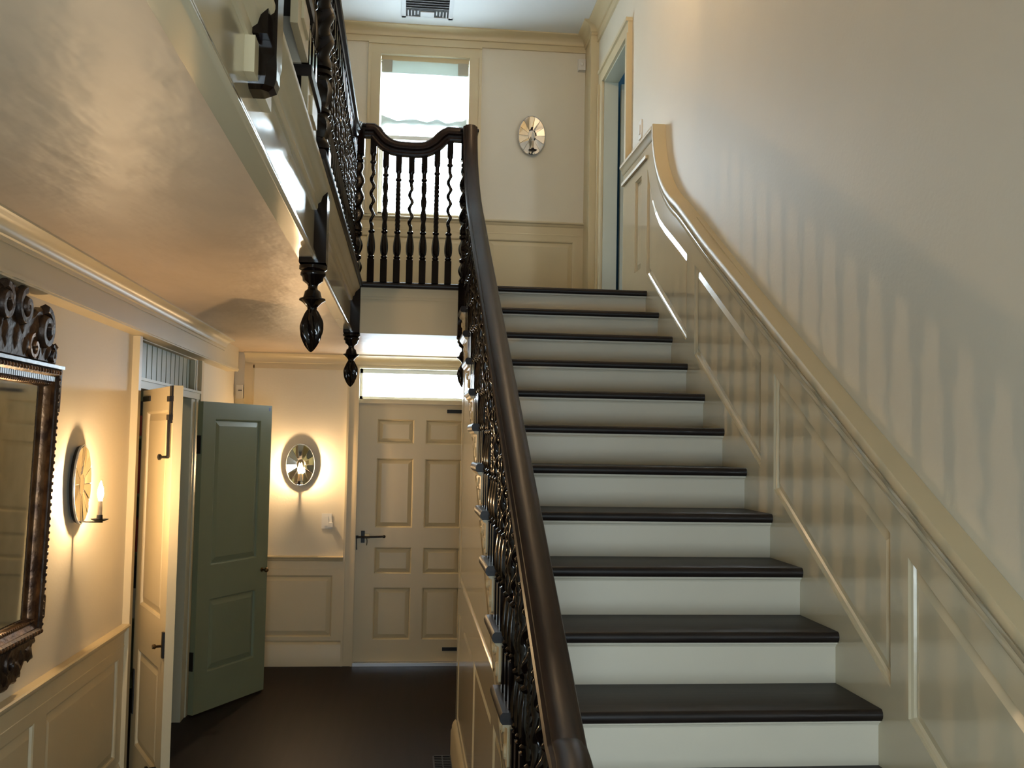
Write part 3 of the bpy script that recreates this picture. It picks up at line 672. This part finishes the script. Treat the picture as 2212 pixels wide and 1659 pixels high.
# second flight starting in front of the gallery newel
sf = empty('upper_staircase', (-0.84, 2.8, ZL)); tag(sf, 'first steps of the next dark flight above the gallery edge', 'staircase')
for k in range(1, 3):
    yn = 3.36-(k-1)*G-2.8; z = k*R_
    MB().rings([[(x, yn-y, z+zz) for y,zz in tp] for x in (-0.52,0.535)]).build('tread', M['tread'], sf, 40)
    MB().box(-0.52,0.525,yn-0.05,yn-0.032,z-R_,z-TH).build('riser', M['riser'], sf)
    MB().slab([(yn-0.032,z-R_ if k > 1 else 0.0),(yn-0.032,z-TH),(yn-0.032-G,z-TH),(yn-0.032-G,z-R_ if k > 1 else 0.0)], PX(0.505,1), 0, 0.02).build('string', M['cream'], sf)
    MB().box(0.525,0.532,yn-0.26,yn-0.10,z-TH-0.09,z-TH-0.03).build('bracket', M['cream'], sf)
    for j, dy in enumerate((0.052,0.155,0.258)):
        if k > 2: continue
        o = link('baluster', baluster_mesh('ABC'[j], 0.774), sf); o.location = (0.50, yn-dy, z)

# ================================================================== CLOSET DOORS
cz = empty('trim_11'); tag(cz, 'casing of the hall closet with sage boarded transom above', kind='structure')
MB().box(XL,-1.352,5.295,CY0,0,2.305).box(XL,-1.345,5.292,5.31,0,2.303).build('casing_side', M['cream'], cz)
MB().box(XL,-1.358,CY1+0.06,CY1+0.13,0,2.305).build('casing_side', M['cream'], cz)
MB().box(XL-0.10,-1.37,CY1-0.02,CY1+0.06,0,2.10).build('jamb', M['pale'], cz)
MB().box(XL-0.10,XL+0.002,CY1-0.14,CY1-0.02,0,2.10).build('jamb_panel', M['pale'], cz)  # sage jamb given a paler paint in place of light reaching it
MB().box(XL-0.10,XL,CY0,CY0+0.012,0,2.305).build('jamb', M['pale'], cz)
MB().box(XL-0.08,-1.365,CY0,CY1+0.06,2.045,2.095).box(XL-0.08,-1.358,CY0,CY1+0.06,2.085,2.10).build('transom_bar', M['pale'], cz)
nb = 13
for i in range(nb):
    a = CY0+0.012+(CY1-0.03-CY0)*i/nb; b = CY0+0.012+(CY1-0.03-CY0)*(i+1)/nb
    MB().slab([(a+0.004,2.10),(b-0.012,2.10),(b-0.012,2.305),(a+0.004,2.305)], PX(-1.44,1), 0, 0.025).box(-1.44,-1.428,b-0.012,b+0.004,2.10,2.305).build('board', M['sage'], cz)
MB().box(-1.425,-1.385,CY1-0.03,CY1-0.0,2.10,2.305).build('transom_stile', M['pale'], cz)

def closet_leaf(name, label, H, F, m, th, side):
    H = Vector((H[0],H[1],0)); F = Vector((F[0],F[1],0)); L = (F-H).length; d = (F-H)/L
    o = empty(name, H, math.atan2(d.y,d.x)); tag(o, label, kind='structure')
    Pp = (lambda u,v,dd: (u, side*(dd+0.0), v))          # faces local +-y
    z0_, z1_ = 0.012, 2.033
    mb = MB()
    us = (0.17*L, 0.83*L); rows_ = [(0.262,0.735),(0.957,1.922)]
    zs = z0_
    for (a,b) in rows_+[(z1_,None)]:
        mb.slab([(0,zs),(L,zs),(L,a),(0,a)], Pp, -th, 0.014)
        if b is None: break
        for (u0,u1) in [(0,us[0]),(us[1],L)]: mb.slab([(u0,a),(u1,a),(u1,b),(u0,b)], Pp, -th, 0.014)
        zs = b
    mb.build('slab', m, o)
    MB().slab([(us[0]-0.01,0.25),(us[1]+0.01,0.25),(us[1]+0.01,1.93),(us[0]-0.01,1.93)], Pp, -th+0.008, -0.004).build('core', m, o)
    for (a,b) in rows_: raised([(us[0],a),(us[1],a),(us[1],b),(us[0],b)], Pp, m, o, bev=0.035)
    return o, L, Pp
d2, L2, P2 = closet_leaf('door_2', 'cream panelled closet door leaf ajar beside the wall sconce, with black bolt', (-1.350,5.465), (-1.048,4.805), M['cream'], 0.026, -1)
bz = empty('bolt'); bz.parent = d2; tag(bz, 'long black iron surface bolt')
MB().slab([(L2-0.055,1.86),(L2-0.012,1.86),(L2-0.012,2.033),(L2-0.055,2.033)], P2, 0.014, 0.022).slab([(L2-0.062,1.875),(L2-0.006,1.875),(L2-0.006,1.90),(L2-0.062,1.90)], P2, 0.014, 0.032).slab([(L2-0.062,1.96),(L2-0.006,1.96),(L2-0.006,1.985),(L2-0.062,1.985)], P2, 0.014, 0.032).build('bolt_plate', M['iron'], bz)
MB().slab([(L2-0.049,1.70),(L2-0.031,1.70),(L2-0.031,1.88),(L2-0.049,1.88)], P2, 0.020, 0.030).build('bolt_rod', M['iron'], bz)
MB().rings([[(L2-0.04+r_*math.cos(q*pi/4), -d_, 1.705+r_*math.sin(q*pi/4)) for q in range(8)] for d_,r_ in ((0.02,0.007),(0.05,0.006),(0.056,0.014),(0.066,0.014),(0.07,0.006))]).build('bolt_knob', M['iron'], bz, 60)
MB().slab([(0.03,1.975),(0.20,1.975),(0.20,2.0),(0.03,2.0)], P2, 0.014, 0.020).build('strap_hinge', M['iron'], d2)
MB().slab([(0.03,0.40),(0.06,0.40),(0.06,0.62),(0.03,0.62)], P2, 0.014, 0.020).build('strap_hinge', M['iron'], d2)
MB().slab([(L2-0.030,0.80),(L2-0.004,0.80),(L2-0.004,0.915),(L2-0.030,0.915)], P2, 0.014, 0.024).build('rim_lock', M['iron'], d2)
MB().rings([[(L2-0.035+r_*math.cos(q*pi/4), -d_, 0.85+r_*math.sin(q*pi/4)) for q in range(8)] for d_,r_ in ((0.02,0.006),(0.045,0.006),(0.05,0.012),(0.062,0.010))]).build('knob', M['brass'], d2, 60)
MB().slab([(L2-0.085,0.05),(L2-0.073,0.05),(L2-0.073,0.30),(L2-0.085,0.30)], P2, 0.018, 0.028).build('lower_bolt', M['iron'], d2)
MB().rings([[(L2-0.08+r_*math.cos(q*pi/4), -d_, 0.295+r_*math.sin(q*pi/4)) for q in range(8)] for d_,r_ in ((0.02,0.007),(0.05,0.006),(0.056,0.014),(0.066,0.014))]).build('lower_bolt_knob', M['iron'], d2, 60)
d3, L3, P3 = closet_leaf('door_3', 'sage green panelled closet door leaf standing open toward the front door', (-1.337,6.852), (-0.985,7.545), M['sage'], 0.026, -1)
MB().rings([[(L3*0.915+r_*math.cos(q*pi/5), -d_, 0.865+r_*math.sin(q*pi/5)) for q in range(10)] for d_,r_ in ((0.012,0.016),(0.018,0.016),(0.02,0.007),(0.04,0.007),(0.045,0.016),(0.058,0.017),(0.066,0.010))]).build('knob', M['brass'], d3, 60)
MB().slab([(L3-0.035,1.995),(L3-0.022,1.995),(L3-0.022,2.018),(L3-0.035,2.018)], P3, 0.0141, 0.0149).build('sticker', M['sticker'], d3)
for z in (1.75,0.35): MB().box(-0.008,0.003,-0.004,0.022,z-0.06,z+0.06).build('butt_hinge', M['iron'], d3)

# closet shelf unit and the things on it
su = empty('closet_shelves', (-1.86, 7.30, 0)); tag(su, 'sage shelves inside the closet seen through the hinge gap', 'shelf')
for z in (0.10,0.55,1.0,1.4,1.8): MB().box(-0.35,0.35,-0.0,0.38,z-0.02,z).build('shelf', M['sage'], su)
for x in (-0.36,0.35): MB().box(x,x+0.015,0,0.38,0,2.1).build('upright', M['sage'], su)
def carton(x, z, wd, hh, m, label):
    o = empty('storage_box', (-1.86+x, 7.34, z)); tag(o, label, 'box', 'boxes on the closet shelves')
    MB().box(-wd/2,wd/2,0,0.26,0,hh*0.78).build('body', m, o); MB().box(-wd/2-0.006,wd/2+0.006,-0.006,0.266,hh*0.74,hh).build('lid', m, o)
carton(0.0,1.80,0.30,0.14,M['red'],'red lidded box on the top closet shelf')
carton(0.0,1.94,0.28,0.10,M['blackcard'],'black flat box on top of the red closet box')
carton(0.0,1.40,0.32,0.30,M['red'],'tall red box on the second closet shelf')
carton(0.0,1.00,0.30,0.22,M['red'],'red box on the third closet shelf above the white one')
carton(0.0,0.55,0.30,0.20,M['whitecard'],'white box on the lower closet shelf')
carton(0.0,0.75,0.26,0.12,M['blackcard'],'black box stacked on the white closet box')

cl_ = empty('closet_fill_lamp', (-1.95, 6.35, 2.55)); tag(cl_, 'unseen bulb added on the closet ceiling to light the shelves', 'lamp')  # added, out of view: brightens the shelf boxes and far jamb
turned([rd(-0.035,0.018),rd(-0.02,0.03),rd(-0.004,0.04),rd(0.0,0.04)],14).build('holder', M['plastic'], cl_, 45)
turned([rd(-0.10,0.004),rd(-0.092,0.018),rd(-0.075,0.026),rd(-0.055,0.020),rd(-0.034,0.012)],14).build('light_bulb', M['bulbfill'], cl_, 60)

# ================================================================== LEFT WALL WAINSCOT
wl = empty('trim_12'); tag(wl, 'cream panelled wainscot below the gilt mirror on the left wall', kind='structure')
frame_panels(0.5,5.295,0.20,0.83,[(0.7,1.8,0.24,0.715),(1.92,2.95,0.24,0.715),(3.07,4.07,0.24,0.715),(4.20,5.20,0.24,0.715)], PX(XL,1), M['cream'], wl)
prc = [(0,0),(0.036,0),(0.042,-0.006),(0.040,-0.014),(0.026,-0.022),(0.022,-0.034),(0.012,-0.044),(0.012,-0.10),(0.016,-0.104),(0.016,-0.112),(0,-0.112)]
MB().rings([[(XL+a, y, 0.868+b) for a,b in prc] for y in (0.5,5.295)]).build('chair_rail', M['cream'], wl, 40)
mb = MB(); mb.rings([[(XL+a,y,b) for a,b in bpf] for y in (0.5,5.295)]); struct('baseboard_left', mb, M['cream'], 'cream baseboard along the left hall wall', smooth=40)

# ================================================================== GILT MIRROR
gm = empty('gilt_mirror', (XL, 3.53, 1.06), 0); gm.rotation_euler = (0, math.radians(1.6), 0)
tag(gm, 'large carved gilt wall mirror with scrolled crest on the left wall', 'mirror')
hwid, hgt = 0.47, 0.985       # half width, height
def mir(y, z, x): return (x, y, z)
MB().box(0.002,0.012,-hwid+0.02,hwid-0.02,0.02,hgt-0.02).build('backboard', M['giltdark'], gm)
MB().box(0.012,0.016,-hwid+0.05,hwid-0.05,0.05,hgt-0.05).build('glass', M['mirror'], gm)
def mframe(prof, name, m, smooth=40):
    R = []
    for (y,z,sy,sz) in [(-1,0,-1,-1),(1,0,1,-1),(1,1,1,1),(-1,1,-1,1)]:
        R.append([(d, sy*(hwid-a), (hgt if z else 0)-sz*a) for a,d in prof])
    R.append(R[0]); n = len(prof); mb = MB(); mb.rings(R, cap=False); return mb.build(name, m, gm, smooth)
mframe([(0.0,0.0),(0.0,0.045),(0.006,0.052),(0.022,0.055),(0.030,0.048),(0.030,0.0)], 'outer_moulding', M['giltdark'])
mframe([(0.030,0.0),(0.030,0.042),(0.048,0.032),(0.048,0.0)], 'cove', M['gilt'])
mframe([(0.048,0.0),(0.048,0.034),(0.056,0.038),(0.064,0.030),(0.070,0.014),(0.070,0.0)], 'inner_moulding', M['gilt'])
# beading and flutes
def bead_row(y0,y1,z0,z1,n,r,x,name,m):
    mb = MB()
    for i in range(n):
        t = (i+0.5)/n; cy, cz = y0+(y1-y0)*t, z0+(z1-z0)*t
        mb.rings([[(x+r*math.cos(k*pi/8)*0.9, cy+r*math.sin(k*pi/8)*math.cos(q*pi/3), cz+r*math.sin(k*pi/8)*math.sin(q*pi/3)) for q in range(6)] for k in range(1,5)])
    o = mb.build(name, m, gm, 60); o['kind'] = 'stuff'; return o
bead_row(-hwid,hwid,hgt-0.014,hgt-0.014,34,0.010,0.050,'beading',M['gilt'])
bead_row(-hwid,hwid,0.014,0.014,34,0.010,0.050,'beading',M['gilt'])
bead_row(hwid-0.014,hwid-0.014,0,hgt,38,0.009,0.050,'beading',M['giltdark'])
bead_row(-hwid+0.05,hwid-0.05,hgt-0.058,hgt-0.058,44,0.007,0.036,'beading',M['gilt'])
bead_row(-hwid+0.05,hwid-0.05,0.058,0.058,44,0.007,0.036,'beading',M['gilt'])
mb = MB()
for i in range(46):
    y = -hwid+0.04+(2*hwid-0.08)*(i+0.5)/46; mb.box(0.040,0.046,y-0.006,y+0.006,hgt-0.048,hgt-0.030)
o = mb.build('fluting', M['silver'], gm); o['kind'] = 'stuff'
MB().box(0.0,0.062,-hwid-0.01,hwid+0.01,hgt,hgt+0.012).build('top_ledge', M['silver'], gm)
MB().box(0.0,0.052,hwid,hwid+0.014,hgt-0.16,hgt).box(0.0,0.052,hwid,hwid+0.012,0.06,0.14).build('corner_ears', M['giltdark'], gm)
# crest: silhouette in (y, z) from the base; right half then mirrored
cr = [(0.455,0.012),(0.470,0.035),(0.425,0.045),(0.440,0.075),(0.402,0.10),(0.385,0.13),(0.375,0.175),(0.345,0.205),(0.285,0.212),(0.235,0.198),(0.200,0.175),(0.165,0.165),(0.150,0.19),(0.142,0.215),(0.105,0.240),(0.05,0.252),(0.0,0.262)]
def relief(pts, zb, name, m):
    full = pts+[(-y,z) for y,z in reversed(pts[:-1])]
    mb = MB(); ins = inset(full, 0.010)
    n = len(full)
    P_ = lambda u,v,d: (0.006+d, u, zb+v)
    mb.rings([[P_(u,v,0) for u,v in full],[P_(u,v,0.018) for u,v in full],[P_(u,v,0.030) for u,v in ins]], cap=False)
    mb.f.append(tuple(2*n+i for i in range(n))); mb.f.append(tuple(range(n)))
    return mb.build(name, m, gm)
relief(cr, hgt, 'crest', M['giltdark'])
def scroll(cy, cz, r, turns, sgn, name, tube=0.020, m='giltdark'):
    pts = []
    for i in range(34):
        t = i/33; a = sgn*t*turns*2*pi+pi/2; rr = r*(1-0.8*t)
        pts.append((0.034+0.01*t, cy+rr*math.cos(a), cz+rr*math.sin(a)))
    return MB().sweep(pts, [(tube*math.cos(q*pi/3),tube*math.sin(q*pi/3)) for q in range(6)], upv=(1,0,0)).build(name, M[m], gm, 60)
for s_ in (1,-1):
    scroll(s_*0.300, hgt+0.135, 0.072, 1.4, -s_, 'scroll'); scroll(s_*0.085, hgt+0.185, 0.060, 1.3, s_, 'scroll')
    scroll(s_*0.20, hgt+0.06, 0.045, 1.2, s_, 'scroll', 0.012, 'gilt'); scroll(s_*0.40, hgt+0.05, 0.032, 1.1, -s_, 'scroll', 0.010)
def leaf(cy, cz, L, ang, name='acanthus_leaf', m='giltdark', wd=0.26):
    mb = MB(); R = []
    for i in range(9):
        t = i/8; c = (cy+L*t*math.cos(ang), cz+L*t*math.sin(ang)); hw_ = L*wd*math.sin(pi*min(1,t*0.9+0.08))*(1+0.25*math.sin(t*24))
        nx_, nz_ = -math.sin(ang), math.cos(ang)
        R.append([(0.034-0.010*abs(k)+0.012*math.sin(t*pi), c[0]+nx_*hw_*k, c[1]+nz_*hw_*k) for k in (-1,-0.5,0,0.5,1)]+[(0.012, c[0], c[1])])
    mb.rings(R); return mb.build(name, M[m], gm, 50)
for s_ in (1,-1):
    for (cy,cz,L,a) in ((0.12,0.02,0.10,1.2),(0.26,0.015,0.08,1.9),(0.33,0.02,0.09,0.9),(0.04,0.03,0.12,1.45),(0.405,0.07,0.06,0.3),(0.17,0.10,0.07,0.8),(0.22,0.09,0.09,1.5),(0.30,0.03,0.13,1.3),(0.36,0.10,0.07,1.0),(0.10,0.09,0.09,1.7),(0.27,0.13,0.07,0.4)):
        leaf(s_*cy, hgt+cz, L, a if s_ > 0 else pi-a)
ap = [(0.445,0.0),(0.470,-0.035),(0.430,-0.030),(0.405,-0.060),(0.440,-0.072),(0.405,-0.085),(0.355,-0.080),(0.330,-0.105),(0.295,-0.128),(0.300,-0.142),(0.235,-0.135),(0.205,-0.150),(0.16,-0.145),(0.10,-0.120),(0.0,-0.15)]
relief([(y,z) for y,z in ap], 0.0, 'apron', M['giltdark'])
for s_ in (1,-1):
    for (cy,cz,L,a) in ((0.34,-0.03,0.11,-0.5),(0.24,-0.05,0.11,-0.75),(0.14,-0.06,0.10,-0.9),(0.30,-0.02,0.07,-1.3)):
        leaf(s_*cy, cz, L, a if s_ > 0 else pi-a)
    scroll(s_*0.20, -0.055, 0.04, 1.2, s_, 'scroll', 0.010)

# ================================================================== SCONCES
def sconce(loc, rz, label, lit, a=0.112, b=0.165):
    """local frame: +x points out of the wall; y along wall"""
    s = empty('wall_sconce', loc, rz); tag(s, label, 'sconce', 'mirrored candle sconces')
    off = 0.020
    n = 40
    def el(k, ra, rb, x): t = 2*pi*k/n; return (x, ra*math.cos(t), rb*math.sin(t))
    mb = MB(); mb.rings([[el(k,a*0.97,b*0.97,off-0.010) for k in range(n)],[el(k,a,b,off) for k in range(n)],[el(k,a*1.02,b*1.015,off+0.006) for k in range(n)]])
    mb.build('back_plate', M['iron'], s, 40)
    mb = MB(); R = []
    for k in range(n+1):
        c = Vector(el(k,a,b,off+0.008)); t = 2*pi*k/n; nrm = Vector((0,math.cos(t)/a,math.sin(t)/b)).normalized()
        R.append([tuple(c+nrm*0.004*math.cos(q*pi/3)+Vector((1,0,0))*0.005*math.sin(q*pi/3)) for q in range(6)])
    mb.rings(R, cap=False); mb.build('rim', M['silver'], s, 60)
    nf = 14; rnd = random.Random(3)
    for i in range(nf):
        t0, t1 = 2*pi*i/nf+0.012, 2*pi*(i+1)/nf-0.012
        x_in = off+0.006+rnd.uniform(-0.002,0.002)
        def q(t, f, x): return (x, a*f*math.cos(t), b*f*math.sin(t))
        tm = (t0+t1)/2; w_ = rnd.uniform(-0.006,0.006)
        vv = [q(t0,0.28,x_in),q(t1,0.28,x_in),q(t1,0.97,off+0.013+w_*0.4),q(tm,0.985,off+0.013),q(t0,0.97,off+0.013-w_*0.4)]
        vb = [(off+0.001,y,z) for _,y,z in vv]
        MB().add(vv+vb, [(0,1,2,3,4),(9,8,7,6,5)]+[(j,(j+1)%5,5+(j+1)%5,5+j) for j in range(5)]).build('mirror_facet', M['facet'], s)
    MB().rings([[(off+0.004,0.27*a*math.cos(2*pi*k/16),0.27*b*math.sin(2*pi*k/16)) for k in range(16)],[(off+0.007,0.27*a*math.cos(2*pi*k/16),0.27*b*math.sin(2*pi*k/16)) for k in range(16)],[(off+0.008,0.24*a*math.cos(2*pi*k/16),0.24*b*math.sin(2*pi*k/16)) for k in range(16)]]).build('centre_mirror', M['facet'], s)
    MB().box(0,off-0.008,-0.012,0.012,0.02,0.05).build('bracket', M['iron'], s)
    MB().sweep([(off,0,-b+0.012),(off+0.03,0,-b+0.008),(off+0.098,0,-b+0.008)], [(0.007*math.cos(k*pi/3),0.003*math.sin(k*pi/3)) for k in range(6)]).build('arm', M['iron'], s, 60)
    cx, cz_ = off+0.085, -b+0.012
    mb = MB(); R = []
    for (r,z) in ((0.004,0.0),(0.020,0.0),(0.034,0.007),(0.036,0.010),(0.020,0.005),(0.010,0.005)):
        R.append([(cx+r*(1+0.06*math.cos(6*k*2*pi/24)*(r>0.03))*math.cos(2*pi*k/24), r*(1+0.06*math.cos(6*k*2*pi/24)*(r>0.03))*math.sin(2*pi*k/24), cz_+z) for k in range(24)])
    mb.rings(R); mb.build('drip_pan', M['iron'], s, 50)
    def cyl(r0,r1,z0,z1): return MB().rings([[(cx+r*math.cos(k*pi/6), r*math.sin(k*pi/6), cz_+z) for k in range(12)] for r,z in ((r0,z0),(r1,z1))])
    cyl(0.013,0.012,0.004,0.026).build('candle_cup', M['iron'], s, 50)
    cyl(0.0095,0.009,0.024,0.085).build('candle_sleeve', M['candle'], s, 50)
    mb = MB(); mb.rings([[(cx+r*math.cos(k*pi/6), r*math.sin(k*pi/6), cz_+z) for k in range(12)] for r,z in ((0.006,0.085),(0.010,0.098),(0.0135,0.115),(0.011,0.135),(0.005,0.155),(0.001,0.168))])
    mb.build('flame_bulb', M['bulb'] if lit else M['bulboff'], s, 60)
    return s
sconce((XL,4.475,1.592), 0, 'lit oval mirrored candle sconce between the gilt mirror and the closet', True)
sconce((-0.838,YB,1.592), -pi/2, 'lit oval mirrored sconce between the green door and the front door', True)
sconce((0.978,YB,4.355), -pi/2, 'unlit oval mirrored sconce upstairs beside the landing window', False)

# single-candle pendant high over the top of the stairs
pl_ = empty('pendant_lamp', (0.58, 4.95, ZU)); tag(pl_, 'small iron candle pendant hanging high over the top of the stairs', 'pendant lamp')
turned([rd(-0.03,0.03),rd(-0.022,0.05),rd(0.0,0.055)],16).build('ceiling_rose', M['iron'], pl_, 40)
MB().sweep([(0,0,-0.02),(0,0,-0.15),(0,0,-0.24)], [(0.004*math.cos(q*pi/3),0.004*math.sin(q*pi/3)) for q in range(6)], upv=(0,1,0)).build('stem', M['iron'], pl_, 50)
for s_ in (-1,1):
    MB().sweep(smoothcurve([(0,0,-0.235),(s_*0.05,0,-0.26),(s_*0.062,0,-0.36),(s_*0.03,0,-0.462),(0,0,-0.468)],4), [(0.003*math.cos(q*pi/3),0.003*math.sin(q*pi/3)) for q in range(6)], upv=(0,1,0)).build('bow', M['iron'], pl_, 50)
turned([rd(-0.472,0.006),rd(-0.466,0.034),rd(-0.458,0.036),rd(-0.456,0.014),rd(-0.435,0.013)],14).build('drip_pan', M['iron'], pl_, 45)
turned([rd(-0.437,0.0095),rd(-0.38,0.009)],12).build('candle_sleeve', M['candle'], pl_, 45)
turned([rd(-0.382,0.006),rd(-0.369,0.010),rd(-0.352,0.0135),rd(-0.332,0.011),rd(-0.312,0.005),rd(-0.299,0.001)],12).build('flame_bulb', M['bulbbright'], pl_, 60)

# ================================================================== SMALL THINGS
sw = empty('light_switch', (-0.62, YB, 1.145)); tag(sw, 'white dimmer switch plate beside the front door casing', 'switch')
MB().box(-0.040,0.040,-0.008,0,-0.06,0.06).build('plate', M['plastic'], sw)
MB().box(-0.018,0.012,-0.013,-0.008,-0.038,0.038).build('paddle', M['plastic'], sw)
MB().box(0.016,0.050,-0.030,-0.008,-0.045,-0.012).build('dimmer_slide', M['plastic'], sw)
s2 = empty('light_switch', (XR, 6.47, 3.86)); tag(s2, 'white switch plate on the right wall above the raked cap', 'switch')
MB().box(-0.007,0,-0.04,0.04,-0.06,0.06).build('plate', M['plastic'], s2); MB().box(-0.013,-0.007,-0.012,0.012,-0.03,0.03).build('toggle', M['plastic'], s2)
m1 = empty('motion_sensor', (-1.36, YB, 2.17)); tag(m1, 'white motion sensor in the corner over the green door', 'sensor')
MB().rings([[(0.0,-0.0,-0.055),(0.055,-0.0,-0.055),(0.055,-0.0,0.05),(0.0,-0.0,0.05)],[(0.0,-0.035,-0.06),(0.05,-0.04,-0.06),(0.05,-0.035,0.05),(0.0,-0.03,0.05)]]).build('housing', M['plastic'], m1)
MB().box(0.018,0.046,-0.044,-0.034,0.004,0.010).build('slot', M['ventdark'], m1)
m2 = empty('motion_sensor', (1.39, YB-0.0, 4.98)); tag(m2, 'white motion sensor high in the landing corner above the mirrored sconce', 'sensor')
MB().rings([[(-0.03,0.0,-0.055),(0.035,0.0,-0.055),(0.035,0.0,0.05),(-0.03,0.0,0.05)],[(-0.028,-0.045,-0.05),(0.03,-0.05,-0.05),(0.03,-0.045,0.045),(-0.028,-0.04,0.045)]]).build('housing', M['plastic'], m2)
MB().rings([[(0.0+0.016*math.cos(k*pi/6)*r,-0.045-d,0.0+0.02*math.sin(k*pi/6)*r) for k in range(12)] for d,r in ((0,1),(0.008,0.8),(0.011,0.4))]).build('lens', M['plastic'], m2, 50)
# ceiling vent
cv = empty('ceiling_vent', (0.085, 7.83, ZU)); tag(cv, 'white square ceiling air vent with stepped louvres over the landing', 'vent')
MB().box(-0.205,0.205,-0.28,-0.25,-0.010,0).box(-0.205,0.205,0.25,0.28,-0.010,0).box(-0.205,-0.17,-0.28,0.28,-0.010,0).box(0.17,0.205,-0.28,0.28,-0.010,0).build('frame', M['ventmetal'], cv)
MB().box(-0.17,0.17,-0.25,0.25,-0.003,-0.0005).build('backing', M['ventdark'], cv)
for i in range(8):
    y = -0.24+0.045*i
    MB().slab([(-0.168,0),(0.168,0),(0.168,0.022),(-0.168,0.022)], lambda u,v,d,y=y: (u, y+v*0.8+d*0.4, -0.012+v*0.35-d*0.3), 0, 0.003).build('louvre', M['ventmetal'], cv)
for i in range(4):
    hw_ = 0.152-0.026*i
    for s_ in (-1,1): MB().box(s_*hw_-0.004,s_*hw_+0.004,0.13,0.245-0.015*i,-0.011,-0.004).build('side_louvre', M['ventmetal'], cv)
MB().box(-0.055,0.055,0.15,0.245,-0.011,-0.004).build('side_louvre', M['ventmetal'], cv)
# floor vent
fv = empty('floor_register', (0.245, 5.82, 0)); tag(fv, 'black floor register beside the panelled stair side', 'vent')
MB().box(-0.055,0.055,-0.15,-0.135,0,0.006).box(-0.055,0.055,0.135,0.15,0,0.006).box(-0.055,-0.045,-0.15,0.15,0,0.006).box(0.045,0.055,-0.15,0.15,0,0.006).build('frame', M['iron'], fv)
for i in range(9): MB().box(-0.045,0.045,-0.128+0.029*i,-0.116+0.029*i,0,0.005).build('grille_bar', M['iron'], fv)
MB().box(-0.003,0.003,-0.135,0.135,0,0.0055).build('grille_bar', M['iron'], fv)
